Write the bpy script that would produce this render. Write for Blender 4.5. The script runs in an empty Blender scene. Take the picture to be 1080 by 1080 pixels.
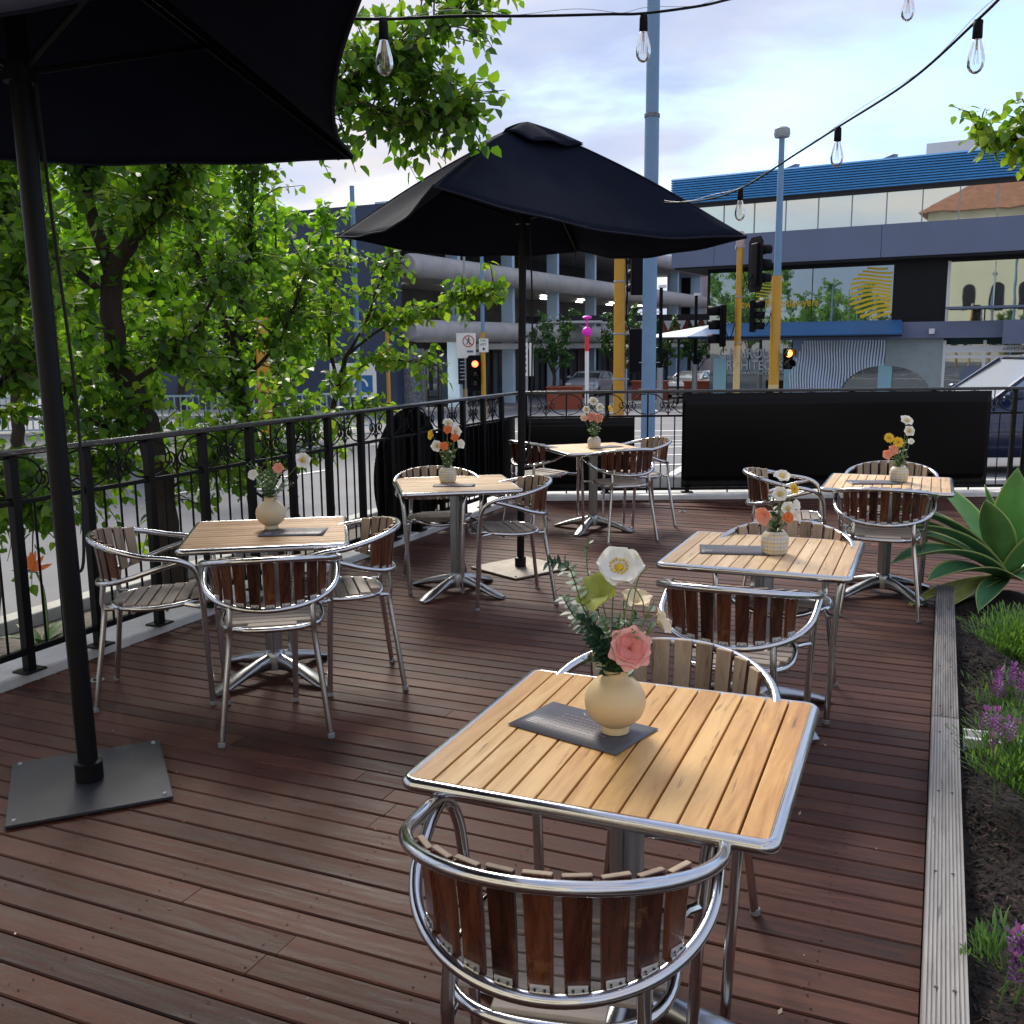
import bpy, math, random
import numpy as np
from mathutils import Vector, Matrix
R = math.radians
random.seed(11)
rng = np.random.default_rng(11)
scene = bpy.context.scene
COL = scene.collection
sin, cos, pi = math.sin, math.cos, math.pi

# ------------------------------------------------------------------ mesh builder
class MB:
    def __init__(s):
        s.v = []; s.f = []; s.m = []
    def add(s, vs, fs, mi=0, M=None):
        b = len(s.v)
        if M is not None:
            vs = [M @ Vector(v) for v in vs]
        s.v += [tuple(v) for v in vs]
        s.f += [tuple(i + b for i in f) for f in fs]
        s.m += [mi] * len(fs)
        return s
    def box(s, c, d, mi=0, M=None, rz=0):
        x, y, z = d[0] / 2, d[1] / 2, d[2] / 2
        vs = [Vector((a * x, b * y, e * z)) for e in (-1, 1) for b in (-1, 1) for a in (-1, 1)]
        if rz:
            rm = Matrix.Rotation(rz, 3, 'Z'); vs = [rm @ v for v in vs]
        vs = [v + Vector(c) for v in vs]
        return s.add(vs, [(0, 2, 3, 1), (4, 5, 7, 6), (0, 1, 5, 4), (1, 3, 7, 5), (3, 2, 6, 7), (2, 0, 4, 6)], mi, M)
    def bar(s, a, b, w, h, mi=0):
        """box from a to b, w wide, h tall"""
        a = Vector(a); b = Vector(b); d = (b - a); L = d.length; d.normalize()
        up = Vector((0, 0, 1)) if abs(d.z) < .95 else Vector((0, 1, 0))
        sx = d.cross(up).normalized(); sz = sx.cross(d).normalized()
        vs = []
        for p in (a, b):
            for u, q in ((-1, -1), (1, -1), (1, 1), (-1, 1)):
                vs.append(p + sx * (u * w / 2) + sz * (q * h / 2))
        return s.add(vs, [(3, 2, 1, 0), (4, 5, 6, 7), (0, 1, 5, 4), (1, 2, 6, 5), (2, 3, 7, 6), (3, 0, 4, 7)], mi)
    def tube(s, pts, r, n=10, closed=False, mi=0, caps=True, M=None, ell=None):
        P = [Vector(p) for p in pts]; N = len(P)
        rr = r if isinstance(r, (list, tuple)) else [r] * N
        T = []
        for i in range(N):
            if closed: t = P[(i + 1) % N] - P[i - 1]
            else: t = P[min(i + 1, N - 1)] - P[max(i - 1, 0)]
            T.append(t.normalized())
        ref = Vector((0, 0, 1)) if abs(T[0].z) < .9 else Vector((1, 0, 0))
        nrm = (ref - T[0] * ref.dot(T[0])).normalized()
        vs = []
        for i in range(N):
            nrm = (nrm - T[i] * nrm.dot(T[i]))
            if nrm.length < 1e-6: nrm = T[i].orthogonal()
            nrm.normalize(); bi = T[i].cross(nrm)
            for k in range(n):
                a = 2 * pi * k / n
                vs.append(P[i] + (nrm * cos(a) + bi * sin(a)) * rr[i])
        fs = []
        for i in range(N if closed else N - 1):
            j = (i + 1) % N
            for k in range(n):
                k2 = (k + 1) % n
                fs.append((i * n + k, i * n + k2, j * n + k2, j * n + k))
        if caps and not closed:
            fs.append(tuple(reversed(range(n)))); fs.append(tuple((N - 1) * n + k for k in range(n)))
        return s.add(vs, fs, mi, M)
    def lathe(s, prof, n=24, mi=0, M=None, c=(0, 0, 0)):
        vs = []; fs = []
        for r, z in prof:
            for k in range(n):
                a = 2 * pi * k / n
                vs.append((c[0] + r * cos(a), c[1] + r * sin(a), c[2] + z))
        for i in range(len(prof) - 1):
            for k in range(n):
                k2 = (k + 1) % n
                fs.append((i * n + k, i * n + k2, (i + 1) * n + k2, (i + 1) * n + k))
        if prof[0][0] > 1e-5: fs.append(tuple(reversed(range(n))))
        if prof[-1][0] > 1e-5: fs.append(tuple((len(prof) - 1) * n + k for k in range(n)))
        return s.add(vs, fs, mi, M)
    def prism(s, poly, z0, z1, mi=0, M=None):
        n = len(poly)
        vs = [(p[0], p[1], z0) for p in poly] + [(p[0], p[1], z1) for p in poly]
        fs = [tuple(reversed(range(n))), tuple(range(n, 2 * n))]
        fs += [(i, (i + 1) % n, n + (i + 1) % n, n + i) for i in range(n)]
        return s.add(vs, fs, mi, M)
    def grid(s, fn, nu, nv, mi=0, M=None, flip=False):
        vs = [fn(i / nu, j / nv) for i in range(nu + 1) for j in range(nv + 1)]
        fs = []
        for i in range(nu):
            for j in range(nv):
                a = i * (nv + 1) + j; q = (a, a + nv + 1, a + nv + 2, a + 1)
                fs.append(tuple(reversed(q)) if flip else q)
        return s.add(vs, fs, mi, M)
    def loft(s, rings, mi=0, M=None, closed_ring=True):
        n = len(rings[0]); vs = [p for r in rings for p in r]; fs = []
        for i in range(len(rings) - 1):
            for k in range(n):
                k2 = (k + 1) % n
                fs.append((i * n + k, i * n + k2, (i + 1) * n + k2, (i + 1) * n + k))
        fs.append(tuple(reversed(range(n)))); fs.append(tuple((len(rings) - 1) * n + k for k in range(n)))
        return s.add(vs, fs, mi, M)
    def ball(s, c, r, n=10, mi=0, sq=(1, 1, 1), M=None):
        vs = []; m = n // 2
        for i in range(m + 1):
            t = pi * i / m
            for k in range(n):
                a = 2 * pi * k / n
                vs.append((c[0] + r * sq[0] * sin(t) * cos(a), c[1] + r * sq[1] * sin(t) * sin(a), c[2] + r * sq[2] * cos(t)))
        fs = [(i * n + k, (i + 1) * n + k, (i + 1) * n + (k + 1) % n, i * n + (k + 1) % n) for i in range(m) for k in range(n)]
        return s.add(vs, fs, mi, M)
    def build(s, name, mats, parent=None, loc=None, rot=None, bevel=0, solid=0, flat=False, ang=38, segs=2, attr=None):
        me = bpy.data.meshes.new(name)
        me.from_pydata(s.v, [], s.f)
        if not isinstance(mats, (list, tuple)): mats = [mats]
        for m in mats: me.materials.append(m)
        me.polygons.foreach_set('material_index', s.m)
        if attr is not None:
            at = me.attributes.new('rnd', 'FLOAT', 'FACE'); at.data.foreach_set('value', attr)
        me.validate(); me.update()
        if not flat:
            me.polygons.foreach_set('use_smooth', [True] * len(me.polygons))
            me.set_sharp_from_angle(angle=R(ang))
        o = bpy.data.objects.new(name, me); COL.objects.link(o)
        if parent: o.parent = parent
        if loc is not None: o.location = loc
        if rot is not None: o.rotation_euler = rot if isinstance(rot, (tuple, list)) else (0, 0, rot)
        if solid:
            md = o.modifiers.new('solid', 'SOLIDIFY'); md.thickness = solid; md.offset = 0
        if bevel:
            md = o.modifiers.new('bevel', 'BEVEL'); md.width = bevel; md.segments = segs; md.limit_method = 'ANGLE'; md.angle_limit = R(40)
        return o

def smooth_path(pts, sub=6, closed=False):
    P = [Vector(p) for p in pts]; n = len(P); out = []
    rngN = n if closed else n - 1
    for i in range(rngN):
        if closed: p0, p1, p2, p3 = P[i - 1], P[i], P[(i + 1) % n], P[(i + 2) % n]
        else: p0, p1, p2, p3 = P[max(i - 1, 0)], P[i], P[i + 1], P[min(i + 2, n - 1)]
        for k in range(sub):
            t = k / sub; t2 = t * t; t3 = t2 * t
            out.append(.5 * ((2 * p1) + (p2 - p0) * t + (2 * p0 - 5 * p1 + 4 * p2 - p3) * t2 + (3 * p1 - p0 - 3 * p2 + p3) * t3))
    if not closed: out.append(P[-1])
    return out

def empty(name, loc=(0, 0, 0), rz=0):
    o = bpy.data.objects.new(name, None); COL.objects.link(o)
    o.location = loc; o.rotation_euler = (0, 0, rz); o.empty_display_size = .1
    return o
def tag(o, label=None, cat=None, group=None, kind=None):
    if label: o['label'] = label
    if cat: o['category'] = cat
    if group: o['group'] = group
    if kind: o['kind'] = kind
    return o
def thing(name, label, cat, loc=(0, 0, 0), rz=0, group=None):
    return tag(empty(name, loc, rz), label, cat, group)
def struct(o):
    o['kind'] = 'structure'; return o
def kids(o): return [c for c in bpy.data.objects if c.parent == o]
def copy_tree(o, parent=None, swap=None):
    c = o.copy(); COL.objects.link(c); c.parent = parent
    if swap and c.type == 'MESH':
        for i, sl in enumerate(c.material_slots):
            if sl.material and sl.material.name in swap:
                nm_ = swap[sl.material.name]; sl.link = 'OBJECT'; sl.material = nm_
    for ch in kids(o): copy_tree(ch, c, swap)
    return c
def text_obj(name, s, size, m, parent, M, align='LEFT', extr=.002, bold=False, sx=1.0):
    cu = bpy.data.curves.new(name, 'FONT'); cu.body = s; cu.size = size; cu.extrude = extr; cu.align_x = align
    if bold: cu.offset = size * .012
    t = bpy.data.objects.new(name, cu); COL.objects.link(t)
    dg = bpy.context.evaluated_depsgraph_get()
    me = bpy.data.meshes.new_from_object(t.evaluated_get(dg))
    bpy.data.objects.remove(t); bpy.data.curves.remove(cu)
    me.materials.clear(); me.materials.append(m)
    o = bpy.data.objects.new(name, me); COL.objects.link(o)
    if parent: o.parent = parent
    o.matrix_local = M @ Matrix.Diagonal((sx, 1, 1, 1))
    return o

# ------------------------------------------------------------------ materials
def mat(name, col, rough=.6, metal=0, spec=.5, var=0, vscale=6, bump=0, bscale=60, coat=0, var2=None, stretch=None, coord='Object', rvar=0, detail=6):
    m = bpy.data.materials.new(name); m.use_nodes = True
    nt = m.node_tree; b = nt.nodes['Principled BSDF']
    b.inputs['Base Color'].default_value = (*col, 1); b.inputs['Roughness'].default_value = rough
    b.inputs['Metallic'].default_value = metal; b.inputs['Specular IOR Level'].default_value = spec
    b.inputs['Coat Weight'].default_value = coat
    if var or bump or rvar:
        tc = nt.nodes.new('ShaderNodeTexCoord'); mp = nt.nodes.new('ShaderNodeMapping')
        nt.links.new(tc.outputs[coord], mp.inputs[0])
        if stretch: mp.inputs['Scale'].default_value = stretch
        n = nt.nodes.new('ShaderNodeTexNoise'); n.inputs['Scale'].default_value = vscale; n.inputs['Detail'].default_value = detail
        n.inputs['Roughness'].default_value = .65
        nt.links.new(mp.outputs[0], n.inputs['Vector'])
        if var:
            mx = nt.nodes.new('ShaderNodeMix'); mx.data_type = 'RGBA'
            c2 = var2 or tuple(min(1, c * (1 + var)) for c in col); c1 = tuple(c * (1 - var) for c in col) if not var2 else col
            mx.inputs[6].default_value = (*c1, 1); mx.inputs[7].default_value = (*c2, 1)
            rp = nt.nodes.new('ShaderNodeMapRange'); rp.inputs[1].default_value = .3; rp.inputs[2].default_value = .7
            nt.links.new(n.outputs['Fac'], rp.inputs[0]); nt.links.new(rp.outputs[0], mx.inputs[0])
            nt.links.new(mx.outputs[2], b.inputs['Base Color'])
        if rvar:
            r2 = nt.nodes.new('ShaderNodeMapRange'); r2.inputs[1].default_value = .3; r2.inputs[2].default_value = .7
            r2.inputs[3].default_value = rough - rvar; r2.inputs[4].default_value = rough + rvar
            nt.links.new(n.outputs['Fac'], r2.inputs[0]); nt.links.new(r2.outputs[0], b.inputs['Roughness'])
        if bump:
            n2 = nt.nodes.new('ShaderNodeTexNoise'); n2.inputs['Scale'].default_value = bscale; n2.inputs['Detail'].default_value = 4
            nt.links.new(mp.outputs[0], n2.inputs['Vector'])
            bp = nt.nodes.new('ShaderNodeBump'); bp.inputs['Strength'].default_value = bump; bp.inputs['Distance'].default_value = .01
            nt.links.new(n2.outputs['Fac'], bp.inputs['Height']); nt.links.new(bp.outputs[0], b.inputs['Normal'])
    return m

def emis(name, col, s):
    m = mat(name, col, .4); b = m.node_tree.nodes['Principled BSDF']
    b.inputs['Emission Color'].default_value = (*col, 1); b.inputs['Emission Strength'].default_value = s
    return m

def wood(name, cols, along=0, scale=1.0, rough=.5, bump=.25, tone=.34, attr=True, spec=.4, wear=None, rrange=.12, knots=False):
    """planks: per-face 'rnd' value picks the plank's own tone, stretched noise gives the grain"""
    m = bpy.data.materials.new(name); m.use_nodes = True
    nt = m.node_tree; N = nt.nodes; L = nt.links; b = N['Principled BSDF']
    tc = N.new('ShaderNodeTexCoord'); mp = N.new('ShaderNodeMapping'); L.new(tc.outputs['Object'], mp.inputs[0])
    sc = [9 * scale] * 3; sc[along] = .8 * scale
    mp.inputs['Scale'].default_value = sc
    at = N.new('ShaderNodeAttribute'); at.attribute_name = 'rnd'
    add = N.new('ShaderNodeVectorMath'); add.operation = 'ADD'
    mul = N.new('ShaderNodeVectorMath'); mul.operation = 'SCALE'; mul.inputs['Scale'].default_value = 60
    cmb = N.new('ShaderNodeCombineXYZ')
    for k in range(3): L.new(at.outputs['Fac'], cmb.inputs[k])
    L.new(cmb.outputs[0], mul.inputs[0]); L.new(mp.outputs[0], add.inputs[0]); L.new(mul.outputs[0], add.inputs[1])
    n = N.new('ShaderNodeTexNoise'); n.inputs['Scale'].default_value = 3.5; n.inputs['Detail'].default_value = 9; n.inputs['Roughness'].default_value = .7
    n.inputs['Distortion'].default_value = .6
    L.new(add.outputs[0], n.inputs['Vector'])
    cr = N.new('ShaderNodeValToRGB'); e = cr.color_ramp.elements
    k = len(cols)
    while len(e) < k: e.new(.5)
    for i, c in enumerate(cols):
        e[i].position = .28 + .44 * i / (k - 1); e[i].color = (*c, 1)
    # shift by plank tone
    ma = N.new('ShaderNodeMath'); ma.operation = 'MULTIPLY_ADD'; ma.inputs[1].default_value = tone; ma.inputs[2].default_value = -tone / 2
    L.new(at.outputs['Fac'], ma.inputs[0])
    m2 = N.new('ShaderNodeMath'); m2.operation = 'ADD'; L.new(n.outputs['Fac'], m2.inputs[0]); L.new(ma.outputs[0], m2.inputs[1])
    L.new(m2.outputs[0], cr.inputs[0])
    col = cr.outputs[0]
    if wear:
        # big worn patches of another tone, broken up by the grain
        n3 = N.new('ShaderNodeTexNoise'); n3.inputs['Scale'].default_value = wear[1]; n3.inputs['Detail'].default_value = 8; n3.inputs['Roughness'].default_value = .72
        L.new(tc.outputs['Object'], n3.inputs['Vector'])
        m4 = N.new('ShaderNodeMath'); m4.operation = 'MULTIPLY_ADD'; m4.inputs[1].default_value = .5
        L.new(n.outputs['Fac'], m4.inputs[0]); L.new(n3.outputs['Fac'], m4.inputs[2])
        mr = N.new('ShaderNodeMapRange'); mr.inputs[1].default_value = wear[2]; mr.inputs[2].default_value = wear[2] + .18; mr.inputs[4].default_value = wear[3]
        L.new(m4.outputs[0], mr.inputs[0])
        mx = N.new('ShaderNodeMix'); mx.data_type = 'RGBA'; mx.inputs[7].default_value = (*wear[0], 1)
        L.new(mr.outputs[0], mx.inputs[0]); L.new(col, mx.inputs[6]); col = mx.outputs[2]
    # dark specks
    v = N.new('ShaderNodeTexNoise'); v.inputs['Scale'].default_value = 7; v.inputs['Detail'].default_value = 3
    L.new(add.outputs[0], v.inputs['Vector'])
    mr2 = N.new('ShaderNodeMapRange'); mr2.inputs[1].default_value = .27; mr2.inputs[2].default_value = .36; mr2.inputs[3].default_value = .45; mr2.inputs[4].default_value = 1
    L.new(v.outputs['Fac'], mr2.inputs[0])
    mm = N.new('ShaderNodeMix'); mm.data_type = 'RGBA'; mm.blend_type = 'MULTIPLY'; mm.inputs[0].default_value = 1
    L.new(col, mm.inputs[6]); L.new(mr2.outputs[0], mm.inputs[7])
    L.new(mm.outputs[2], b.inputs['Base Color'])
    rr = N.new('ShaderNodeMapRange'); rr.inputs[1].default_value = .3; rr.inputs[2].default_value = .7
    rr.inputs[3].default_value = rough - rrange; rr.inputs[4].default_value = rough + rrange
    L.new(n.outputs['Fac'], rr.inputs[0]); L.new(rr.outputs[0], b.inputs['Roughness'])
    b.inputs['Specular IOR Level'].default_value = spec
    bp = N.new('ShaderNodeBump'); bp.inputs['Strength'].default_value = bump; bp.inputs['Distance'].default_value = .004
    L.new(n.outputs['Fac'], bp.inputs['Height']); L.new(bp.outputs[0], b.inputs['Normal'])
    return m

def leafmat(name, c1, c2, c3, trans=.35, rough=.45):
    m = bpy.data.materials.new(name); m.use_nodes = True
    nt = m.node_tree; N = nt.nodes; L = nt.links; b = N['Principled BSDF']; out = N['Material Output']
    at = N.new('ShaderNodeAttribute'); at.attribute_name = 'rnd'
    cr = N.new('ShaderNodeValToRGB'); e = cr.color_ramp.elements; e.new(.5)
    for i, c in enumerate((c1, c2, c3)): e[i].color = (*c, 1); e[i].position = (0, .55, 1)[i]
    L.new(at.outputs['Fac'], cr.inputs[0]); L.new(cr.outputs[0], b.inputs['Base Color'])
    b.inputs['Roughness'].default_value = rough; b.inputs['Specular IOR Level'].default_value = .35
    t = N.new('ShaderNodeBsdfTranslucent'); mu = N.new('ShaderNodeMix'); mu.data_type = 'RGBA'; mu.blend_type = 'MULTIPLY'; mu.inputs[0].default_value = 1
    L.new(cr.outputs[0], mu.inputs[6]); mu.inputs[7].default_value = (2.3, 2.2, .9, 1); L.new(mu.outputs[2], t.inputs[0])
    ms = N.new('ShaderNodeMixShader'); ms.inputs[0].default_value = trans
    L.new(b.outputs[0], ms.inputs[1]); L.new(t.outputs[0], ms.inputs[2]); L.new(ms.outputs[0], out.inputs[0])
    return m

def thin_glass(name, tint=(1, 1, 1), refl=1.0, rough=.02):
    m = bpy.data.materials.new(name); m.use_nodes = True
    nt = m.node_tree; N = nt.nodes; L = nt.links; out = N['Material Output']; N.remove(N['Principled BSDF'])
    tr = N.new('ShaderNodeBsdfTransparent'); tr.inputs[0].default_value = (*tint, 1)
    gl = N.new('ShaderNodeBsdfGlossy'); gl.inputs['Roughness'].default_value = rough
    fr = N.new('ShaderNodeFresnel'); fr.inputs[0].default_value = 1.5
    mu = N.new('ShaderNodeMath'); mu.operation = 'MULTIPLY'; mu.inputs[1].default_value = refl; mu.use_clamp = True
    L.new(fr.outputs[0], mu.inputs[0])
    ms = N.new('ShaderNodeMixShader'); L.new(mu.outputs[0], ms.inputs[0]); L.new(tr.outputs[0], ms.inputs[1]); L.new(gl.outputs[0], ms.inputs[2])
    L.new(ms.outputs[0], out.inputs[0])
    return m

MT = {}
MT['alu'] = mat('aluminium', (.60, .60, .61), .17, 1, rvar=.05, vscale=14)
MT['alu_cast'] = mat('cast_aluminium', (.42, .43, .45), .32, 1, rvar=.06, vscale=12)
MT['clip'] = mat('clip_metal', (.75, .73, .68), .35, .8)
MT['screw'] = mat('screw_dark', (.03, .03, .03), .5)
MT['slat_out'] = wood('varnished_slat', [(.016, .005, .003), (.055, .014, .007), (.13, .04, .017)], along=2, rough=.3, spec=.55, wear=((.22, .105, .045), 14, .84, .85))
MT['slat_in'] = wood('weathered_slat', [(.20, .14, .095), (.31, .225, .15), (.42, .32, .22)], along=2, rough=.6)
MT['slat_seat'] = wood('weathered_seat_slat', [(.20, .155, .125), (.32, .265, .22), (.42, .36, .30)], along=0, rough=.55)
MT['table_gold'] = wood('golden_table_slat', [(.42, .19, .045), (.58, .315, .095), (.70, .425, .16)], along=1, rough=.42, spec=.45, wear=((.74, .52, .29), 2.6, .84, .75))
MT['table_amber'] = wood('amber_table_slat', [(.28, .12, .038), (.40, .20, .07), (.50, .28, .115)], along=1, rough=.42, spec=.45, wear=((.6, .42, .24), 3, .92, .7))
MT['table_pale'] = wood('pale_table_slat', [(.45, .28, .135), (.62, .42, .225), (.74, .54, .32)], along=1, rough=.48, wear=((.8, .63, .44), 3, .85, .7))
MT['gap'] = mat('groove_dark', (.03, .016, .009), .9)
MT['deck'] = wood('deck_board', [(.021, .007, .0045), (.058, .0205, .013), (.088, .033, .0215), (.130, .053, .034)], along=0, scale=1.2, rough=.55, bump=.7, spec=.22, tone=.24,
                  wear=((.17, .125, .105), 2.2, .90, .65), rrange=.16)
MT['under'] = mat('deck_underlay', (.008, .006, .005), .95)
MT['concrete'] = mat('concrete', (.40, .40, .38), .8, var=.25, vscale=4, bump=.2)
MT['kerbwhite'] = mat('pale_concrete', (.62, .61, .58), .75, var=.2, vscale=5, bump=.15)
MT['black'] = mat('black_paint', (.004, .004, .005), .45, spec=.2)
MT['handrail'] = mat('black_gloss_paint', (.006, .006, .008), .24, spec=.8, coat=.3, rvar=.06, vscale=9)
MT['blackmatte'] = mat('black_matte', (.004, .004, .006), .6, spec=.12)
MT['banner'] = mat('black_banner', (.0012, .0012, .0016), .28, spec=.16, bump=.12, bscale=1.6)
MT['canvas'] = mat('black_canvas', (.008, .0105, .022), .9, spec=.06, var=.15, vscale=3, bump=.3, bscale=3)
MT['plate_steel'] = mat('grey_steel_plate', (.030, .032, .043), .45, .3, var=.15, vscale=5, rvar=.08)
MT['plate_pale'] = mat('pale_steel_plate', (.36, .32, .27), .4, .5, var=.25, vscale=9)
MT['asphalt'] = mat('asphalt', (.155, .158, .172), .85, var=.18, vscale=.8, bump=.25, bscale=90)
MT['paving'] = mat('paving', (.30, .285, .27), .85, var=.15, vscale=1.2)
MT['roadpaint'] = mat('road_paint', (.72, .72, .72), .7, var=.12, vscale=9)
MT['verge'] = mat('gravel_verge', (.13, .115, .095), .95, var=.45, vscale=25, bump=.6, bscale=70)
MT['bark'] = mat('bark', (.036, .025, .018), .9, var=.45, vscale=9, bump=.8, bscale=22, stretch=(1, 1, .35))
MT['twig'] = mat('twig_bark', (.07, .05, .032), .85)
MT['leaf'] = leafmat('tree_leaf', (.028, .080, .011), (.080, .178, .018), (.19, .285, .030), .43)
MT['leaf_far'] = leafmat('far_leaf', (.06, .16, .010), (.15, .31, .020), (.28, .44, .035), .45)
MT['leaf_street'] = leafmat('street_leaf', (.018, .06, .018), (.04, .11, .03), (.075, .16, .045), .25)
MT['yellow'] = mat('yellow_paint', (.52, .27, .022), .45, var=.12, vscale=3)
MT['paleyellow'] = mat('faded_yellow_paint', (.60, .44, .20), .55, var=.2, vscale=4)
MT['bluepole'] = mat('blue_pole_paint', (.14, .26, .42), .5, var=.1, vscale=2)
MT['greysteel'] = mat('grey_steel', (.30, .32, .34), .5, .4)
MT['white'] = mat('white_paint', (.8, .8, .79), .5)
MT['red_on'] = emis('red_lamp', (1, .09, .03), 4)
MT['amber_on'] = emis('amber_lamp', (1, .2, .03), 5)
MT['lens_off'] = mat('dark_lens', (.02, .018, .018), .25)
MT['glassclear'] = thin_glass('bulb_glass', (.97, .97, .96), 1.6)
MT['filament'] = mat('filament', (.55, .38, .18), .4, .8)
# ------------------------------------------------------------------ camera
p, ro = R(9.47), R(.54)
fwd = Vector((0, cos(p), -sin(p))); rt = Vector((1, 0, 0)); up = rt.cross(fwd)
rt2 = rt * cos(ro) - up * sin(ro); up2 = up * cos(ro) + rt * sin(ro)
cd = bpy.data.cameras.new('camera'); cam = bpy.data.objects.new('camera', cd); COL.objects.link(cam)
Mc = Matrix((rt2, up2, -fwd)).transposed().to_4x4(); Mc.translation = (0, 0, 1.56)
cam.matrix_world = Mc
cd.sensor_width = 36; cd.lens = 36 * 1040 / 1080; cd.clip_end = 2000; cd.clip_start = .05
cd.dof.use_dof = False
scene.camera = cam

# ------------------------------------------------------------------ light and sky
SUN_AZ, SUN_EL = R(-18), R(40)          # azimuth from +Y towards -X
sd = Vector((sin(SUN_AZ) * cos(SUN_EL), cos(SUN_AZ) * cos(SUN_EL), sin(SUN_EL)))
sl = bpy.data.lights.new('sun', 'SUN'); sl.energy = 2.3; sl.angle = R(24); sl.color = (1, .93, .82)
so = bpy.data.objects.new('sun', sl); COL.objects.link(so)
so.rotation_euler = sd.to_track_quat('Z', 'Y').to_euler()
w = bpy.data.worlds.new('World'); scene.world = w; w.use_nodes = True
nt = w.node_tree; N = nt.nodes; L = nt.links; bg = N['Background']
sky = N.new('ShaderNodeTexSky'); sky.sky_type = 'NISHITA'; sky.sun_disc = False
sky.sun_elevation = SUN_EL; sky.sun_rotation = SUN_AZ; sky.air_density = 1.3; sky.dust_density = 1.0; sky.ozone_density = 2
tc = N.new('ShaderNodeTexCoord'); mp = N.new('ShaderNodeMapping'); mp.inputs['Scale'].default_value = (1, 1, 3.2); mp.inputs['Location'].default_value = (.35, .1, .2)
L.new(tc.outputs['Generated'], mp.inputs[0])
n1 = N.new('ShaderNodeTexNoise'); n1.inputs['Scale'].default_value = 2.1; n1.inputs['Detail'].default_value = 7; n1.inputs['Roughness'].default_value = .52; n1.inputs['Distortion'].default_value = .25
L.new(mp.outputs[0], n1.inputs['Vector'])
r1 = N.new('ShaderNodeMapRange'); r1.interpolation_type = 'SMOOTHSTEP'; r1.inputs[1].default_value = .33; r1.inputs[2].default_value = .54; r1.inputs[4].default_value = .97
L.new(n1.outputs['Fac'], r1.inputs[0])
mp2 = N.new('ShaderNodeMapping'); mp2.inputs['Scale'].default_value = (1, 1, 3.0); mp2.inputs['Location'].default_value = (3.1, 1.7, .6); L.new(tc.outputs['Generated'], mp2.inputs[0])
n2 = N.new('ShaderNodeTexNoise'); n2.inputs['Scale'].default_value = 3.2; n2.inputs['Detail'].default_value = 5; L.new(mp2.outputs[0], n2.inputs['Vector'])
cr = N.new('ShaderNodeValToRGB'); e = cr.color_ramp.elements; e.new(.5)
for i, (ps, c) in enumerate(((.34, (.50, .59, .86)), (.49, (.70, .74, .90)), (.64, (1.0, .87, .77)))):
    e[i].position = ps; e[i].color = (*c, 1)
L.new(n2.outputs['Fac'], cr.inputs[0])
sc = N.new('ShaderNodeVectorMath'); sc.operation = 'SCALE'; sc.inputs['Scale'].default_value = 4.0; L.new(cr.outputs[0], sc.inputs[0])
mx = N.new('ShaderNodeMix'); mx.data_type = 'RGBA'; L.new(r1.outputs[0], mx.inputs[0]); tn = N.new('ShaderNodeVectorMath'); tn.operation = 'MULTIPLY'; tn.inputs[1].default_value = (.70, .79, .95); L.new(sky.outputs[0], tn.inputs[0]); L.new(tn.outputs[0], mx.inputs[6]); L.new(sc.outputs[0], mx.inputs[7])
L.new(mx.outputs[2], bg.inputs[0]); bg.inputs[1].default_value = .11
scene.view_settings.view_transform = 'Standard'; scene.view_settings.look = 'None'; scene.view_settings.exposure = 1.22; scene.view_settings.gamma = 1
scene.render.engine = 'CYCLES'; scene.cycles.max_bounces = 8; scene.cycles.transparent_max_bounces = 16

# ------------------------------------------------------------------ frames
TH = R(23.5)
def D(u, v, z=0):                       # deck frame: u along the boards, v away along the planter
    return Vector((u * cos(TH) + v * sin(TH), -u * sin(TH) + v * cos(TH), z))
def gz(x, y):
    if y < 11: return -.15
    if y < 45: return -.15 - 1.05 * (y - 11) / 34
    return -1.2

# ------------------------------------------------------------------ ground, road, paths
b = MB()
ys = [-80, -30, 0, 11, 20, 30, 45, 80, 140, 400]
xs = [-300, -60, -20, 0, 20, 60, 300]
for i in range(len(xs) - 1):
    for j in range(len(ys) - 1):
        q = [(xs[i], ys[j]), (xs[i + 1], ys[j]), (xs[i + 1], ys[j + 1]), (xs[i], ys[j + 1])]
        b.add([(x, y, gz(x, y)) for x, y in q], [(0, 1, 2, 3)])
struct(b.build('road', MT['asphalt'], flat=True))
def drape(b, poly, dz, ny=1):
    b.add([(x, y, gz(x, y) + dz) for x, y in poly], [tuple(range(len(poly)))])
def strip(b, a, c, wdt, dz):
    a = Vector((*a, 0)); c = Vector((*c, 0)); d = (c - a).normalized(); s = Vector((d.y, -d.x, 0)) * wdt / 2
    n = max(1, int((c - a).length / 3))
    for k in range(n):
        q0 = a.lerp(c, k / n); q1 = a.lerp(c, (k + 1) / n)
        drape(b, [(q0 - s)[:2], (q0 + s)[:2], (q1 + s)[:2], (q1 - s)[:2]], dz)
# verge between the deck and the left road, with its concrete kerb
b = MB(); va, vb = D(-4.15, -6), D(-4.15, 12.2)
b.add([D(-5.12, -6, -.13), D(-4.2, -6, -.1), D(-4.2, 11.6, -.1), D(-5.12, 11.6, -.13)], [(0, 1, 2, 3)])
struct(b.build('verge', MT['verge'], flat=True))
b = MB(); b.bar(D(-5.2, -6, -.13), D(-5.2, 11.7, -.13), .16, .16); b.bar(D(-5.2, 11.7, -.135), D(-1, 12.6, -.135), .16, .15)
b.bar(D(-1, 12.6, -.14), (14, 11.2, -.14), .16, .15)
struct(b.build('kerb', MT['concrete'], bevel=.015))
b = MB()
for k in range(9):                                  # lane dashes on the left road
    v = -1.5 + k * 2.6
    for u in (-8.6, -11.9):
        a, c = D(u, v), D(u, v + 1.3); strip(b, a[:2], c[:2], .11, .008)
strip(b, D(-15.2, -4)[:2], D(-15.2, 24)[:2], .11, .008)
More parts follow.
